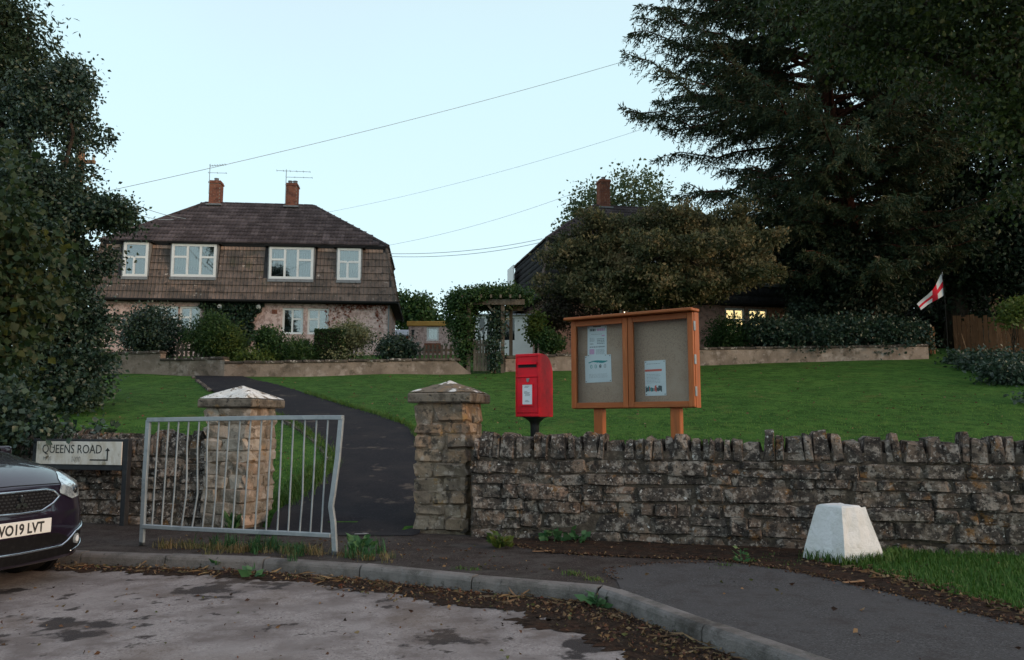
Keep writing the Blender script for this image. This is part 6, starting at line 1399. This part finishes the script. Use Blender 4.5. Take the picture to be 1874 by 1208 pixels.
# dry and green tufts behind the kerb under the railing
def tufts(name, cen, seed, lm, n=(10, 40), hgt=(0.04, 0.13), spread=0.03, tint=(0, 1), lean=0.9, wid=0.0028):
    g = np.random.default_rng(seed); mbs = []
    for c in cen:
        k = int(g.integers(*n)); h_ = g.uniform(*hgt); t0 = g.uniform(*tint); p = np.array(c) + np.stack([g.normal(size=k) * spread, g.normal(size=k) * spread * 0.8, np.zeros(k)], 1)
        a = g.random(k) * 6.283; hh = h_ * (0.4 + 0.8 * g.random(k)); d = np.stack([np.cos(a), np.sin(a), np.zeros(k)], 1); b = np.stack([-np.sin(a), np.cos(a), np.zeros(k)], 1) * wid * (0.6 + 0.8 * g.random((k, 1)))
        ln = lean * (0.2 + g.random(k)); m1 = p + d * (hh * ln * 0.4)[:, None]; m1[:, 2] += hh * 0.62; tp_ = p + d * (hh * ln * 1.1)[:, None]; tp_[:, 2] += hh * np.clip(1 - 0.45 * ln, 0.25, 1)
        mbs.append((np.stack([p - b, p + b, m1 + b * .7, m1 - b * .7, tp_], 1).reshape(-1, 3), np.clip(t0 + g.normal(size=k) * 0.12, 0, 1)))
    v = np.concatenate([m[0] for m in mbs]); t = np.concatenate([m[1] for m in mbs]); i = np.arange(len(t))[:, None] * 5
    f = np.concatenate([i + np.array([[0, 1, 2]]), i + np.array([[0, 2, 3]]), i + np.array([[3, 2, 4]])], 1).reshape(-1, 3)
    o = np_mesh(name, v, f, LM[lm], None, np.repeat(t, 3)); o['kind'] = 'stuff'; return o
def along(n, x0, x1, y0, y1, jit, seed):
    g = np.random.default_rng(seed); out = []
    for _ in range(n):
        u = g.random(); q = G(x0 + (x1 - x0) * u, y0 + (y1 - y0) * u + g.normal() * jit, 0.106); out.append((q.x, q.y, 0.105))
    return out
tufts('dry_grass', along(95, 290, 600, 1000, 1014, 4, 1), 124, 'dry', (6, 30), (0.03, 0.12), 0.035, (0.1, 0.75))
tufts('dry_grass', along(22, 600, 720, 1016, 1024, 4, 2), 127, 'dry', (5, 20), (0.03, 0.09), 0.035, (0.0, 0.5))
tufts('weeds', along(26, 470, 560, 1004, 1012, 5, 3) + along(12, 330, 470, 1000, 1005, 4, 4) + along(9, 640, 705, 1012, 1022, 5, 5), 125, 'weed', (8, 30), (0.06, 0.20), 0.03, (0.0, 0.5), 0.7, 0.004)
tufts('weeds', along(14, 1040, 1110, 1050, 1064, 2, 6) + along(6, 830, 880, 1040, 1046, 2, 7), 128, 'grass', (6, 18), (0.02, 0.05), 0.03, (0.2, 0.9))
tufts('weeds', along(34, 1300, 1480, 1026, 1034, 6, 8), 129, 'grass', (4, 14), (0.02, 0.05), 0.03, (0.0, 0.8))
# grass fringing the path, the pillar foot, the walls and the white stone
fr_ = []
for (pl, n, sp_) in ((pl_[8:70], 3500, 0.06), (pr[20:80], 2600, 0.05)):
    x, y = near_line(pl, n, sp_, g, 0); fr_.append(np.stack([x, y, np.maximum(H(x, y), 0.1)], 1))
x, y = near_line([(-2.75, 9.9), (-2.72, 10.9), (-2.72, 12.2)], 2200, 0.10, g, 0); x = x - 0.1; fr_.append(np.stack([x, y, np.maximum(H(x, y), 0.1)], 1))
x, y = near_line([(2.79, 6.83), (2.60, 7.22)], 160, 0.03, g, 0); fr_.append(np.stack([x, y, np.full(len(x), .11)], 1))
x, y = near_line([(2.80, 6.82), (3.22, 7.02), (3.45, 7.3)], 700, 0.05, g, 0); fr_.append(np.stack([x, y, np.full(len(x), .11)], 1))
blades('grass_fringe', np.concatenate(fr_), 0.10, 'grass', seed=126, wid=0.005, lean=0.7, tint=(0.05, 0.7))['kind'] = 'stuff'

def weed(label, q, n, ln, wd, seed, lm='weed', spread=0.03, up=0.6):
    g = np.random.default_rng(seed); t = thing('weed', label, 'weed', q)
    a = g.random(n) * 6.28; r = g.random(n) * spread; p = np.stack([np.cos(a) * r, np.sin(a) * r, np.abs(g.normal(size=n)) * spread * 0.6], 1)
    ax = np.stack([np.cos(a), np.sin(a), up * (0.3 + g.random(n))], 1); v, f = leaf_geo(p, ax, ln * (0.6 + 0.6 * g.random(n)), wd, g, 0.15)
    o = np_mesh('leaf', v, f, LM[lm], t, np.repeat(g.random(n), 2)); o['kind'] = 'stuff'; return t
weed('broad leaved dock in the gutter with two big pale leaves', G(462, 1056, 0.01), 9, 0.11, 0.32, 1, spread=0.05, up=0.5)
weed('small dock sprouting against the kerb face under the railing', G(400, 1036, 0.03), 9, 0.09, 0.22, 2, up=0.9)
weed('mossy tuft on the pavement right of the gate pillar', G(918, 1002, 0.11), 60, 0.09, 0.3, 3, 'lime', 0.09, 0.7)
weed('green weed growing at the wall foot under the post box', G(1012, 990, 0.11), 26, 0.09, 0.45, 4, 'weed', 0.08, 0.8)
weed('green weed at the wall foot right of another weed, below the notice board', G(1056, 992, 0.11), 24, 0.09, 0.45, 5, 'weed', 0.09, 0.6)
weed('leafy weed by the right foot of the railing', G(660, 1012, 0.11), 40, 0.10, 0.32, 6, 'weed', 0.10, 0.9)
weed('small weed in the gutter at the kerb corner', G(1090, 1108, 0.01), 18, 0.10, 0.3, 7, 'weed', 0.05, 0.5)
weed('grassy weed on the dark dirt left of the white stone', G(1360, 1028, 0.12), 20, 0.07, 0.2, 8, 'weed', 0.08, 0.6)
weed('upright weed growing against the front of the left pillar', G(425, 968, 0.11), 45, 0.12, 0.22, 9, 'weed', 0.08, 2.2)

# fallen leaves and stalks
def litter(name, x, y, z, seed, size, lm='litter', flat=0.35, width=0.3, tint=(0, 1)):
    g = np.random.default_rng(seed); n = len(x); a = g.random(n) * 6.28
    ax = np.stack([np.cos(a), np.sin(a), g.normal(size=n) * flat], 1); p = np.stack([x, y, z + g.random(n) * 0.012], 1)
    v, f = leaf_geo(p, ax, size * (0.5 + g.random(n)), width, g, 0.5)
    o = np_mesh(name, v, f, LM[lm], None, np.repeat(tint[0] + (tint[1] - tint[0]) * g.random(n), 2)); o['kind'] = 'stuff'; return o
kf_ = np.array([(p.x, p.y) for p in off(KL, -0.11)]); 
x, y = near_line(kf_[4:], 3600, 0.085, g, 0); litter('leaf_litter', x, y, np.full(len(x), 0.012), 130, 0.025)
x, y = near_line(np.array([(p.x, p.y) for p in off(KL, -0.3)])[len(pre) + 3:len(pre) + 9], 800, 0.13, g, 0); litter('leaf_litter', x, y, np.full(len(x), 0.01), 131, 0.03)
x, y = near_line(kf_[4:], 420, 0.07, g, 0); litter('stalks', x, y, np.full(len(x), 0.015), 132, 0.12, width=0.035, flat=0.12, tint=(0.45, 0.75))
x, y = near_line([(p[0], p[1]) for p in dirt[:9]], 1500, 0.035, g, 0); litter('leaf_litter', x, y, np.full(len(x), 0.114), 139, 0.022, tint=(0, 0.6))
x, y = near_line([(p[0], p[1]) for p in new], 500, 0.03, g, 0); litter('leaf_litter', x, y, np.full(len(x), 0.112), 140, 0.018, tint=(0, 0.5))
x, y = sample_poly([(p[0], p[1]) for p in dirt], 800, g); litter('leaf_litter', x, y, np.full(len(x), 0.119), 133, 0.028, tint=(0, 0.85))
x, y = near_line([(q[0], q[1]) for q in VERGE[:6]], 1100, 0.09, g, 0); litter('leaf_litter', x, y, np.full(len(x), 0.122), 134, 0.035)
x, y = near_line([(q[0], q[1]) for q in VERGE[:6]], 180, 0.08, g, 0); litter('stalks', x, y, np.full(len(x), 0.125), 135, 0.12, width=0.035, flat=0.1, tint=(0.45, 0.7))
x, y = sample_poly([(-3.5, 8.7), (-0.5, 8.4), (0.6, 6.4), (-1.2, 7.1), (-3.4, 7.8)], 260, g); litter('leaf_litter', x, y, np.full(len(x), 0.11), 136, 0.03)
x, y = sample_poly([(0.9, 6.5), (2.3, 6.3), (4.5, 4.2), (2.5, 3.2), (1.6, 4.9)], 46, g); litter('leaf_litter', x, y, np.full(len(x), 0.114), 137, 0.035)
x, y = sample_poly([(-4, 6.8), (0.3, 5.6), (1.0, 4.5), (-3, 4.2)], 120, g); litter('leaf_litter', x, y, np.full(len(x), 0.005), 138, 0.028)
for (lab, px, py, z, L_, a) in (('pale torn scrap on the path by the railing foot', 660, 978, .13, .13, .1), ('pale flat stalk on the pavement right of the pillar', 990, 1010, .11, .16, .05), ('pale flat stick on the dirt below the verge edge', 1562, 1066, .125, .18, .3)):
    q = G(px, py, z); m = MB(); m.box((0, 0, 0.006), (L_, 0.03, 0.006)); m.box((L_ * 0.4, 0.012, 0.009), (L_ * 0.5, 0.022, 0.005), (0.05, 0.1, 0.5)); o = m.build('litter_scrap', M['lead'] if L_ < .15 else M['polewood'], None, bevel=0.002, loc=q, rot=(0, 0, a)); tag(o, lab, 'litter')

# small lights glimpsed under the acer
pq = P(1143, 573, 30.2); t = thing('porch_light', 'tiny bright porch lamp glimpsed under the acer above the notice board', 'lamp', pq)
MB().tube([(0, 0, -0.06), (0, 0, 0.0), (0, 0, 0.07)], [0.015, 0.04, 0.015], 8).build('bulb', M['lampwhite'], t); MB().bx(-0.05, 0.05, 0.03, 0.6, -0.02, 0.02).build('bracket', M['black_iron'], t)

x, y = sample_poly([(-12, 10.6), (-2.9, 10.2), (-3.2, 13), (-4.6, 15.4), (-8, 20.5), (-12.5, 24)], 260, g); litter('fallen_leaves', x, y, H(x, y) + 0.03, 141, 0.05, tint=(0.2, 1))
x, y = sample_poly([(-0.9, 9.6), (-1.8, 15.5), (-7.5, 23.5), (0, 25.2), (12, 27), (11, 16), (5.5, 8.8)], 420, g); litter('fallen_leaves', x, y, H(x, y) + 0.03, 142, 0.055, tint=(0.2, 1))
# repeats share a group
for stem, grp in (('overhead_wire', 'overhead wires'), ('weed', 'weeds in the gutter and on the pavement'), ('notice', 'notices pinned on the board'), ('gate_pillar', 'gate pillars of the path'), ('house', 'semi detached houses'), ('stone_wall', 'stone walls along the pavement'), ('garden_wall', 'rendered garden walls'), ('background_tree', 'dark background trees'), ('picket_fence', 'timber fences'), ('far_tree', 'far trees between the houses'), ('litter_scrap', 'scraps on the pavement')):
    for o in bpy.data.objects:
        if o.parent is None and o.name.split('.')[0] == stem and 'category' in o: o['group'] = grp
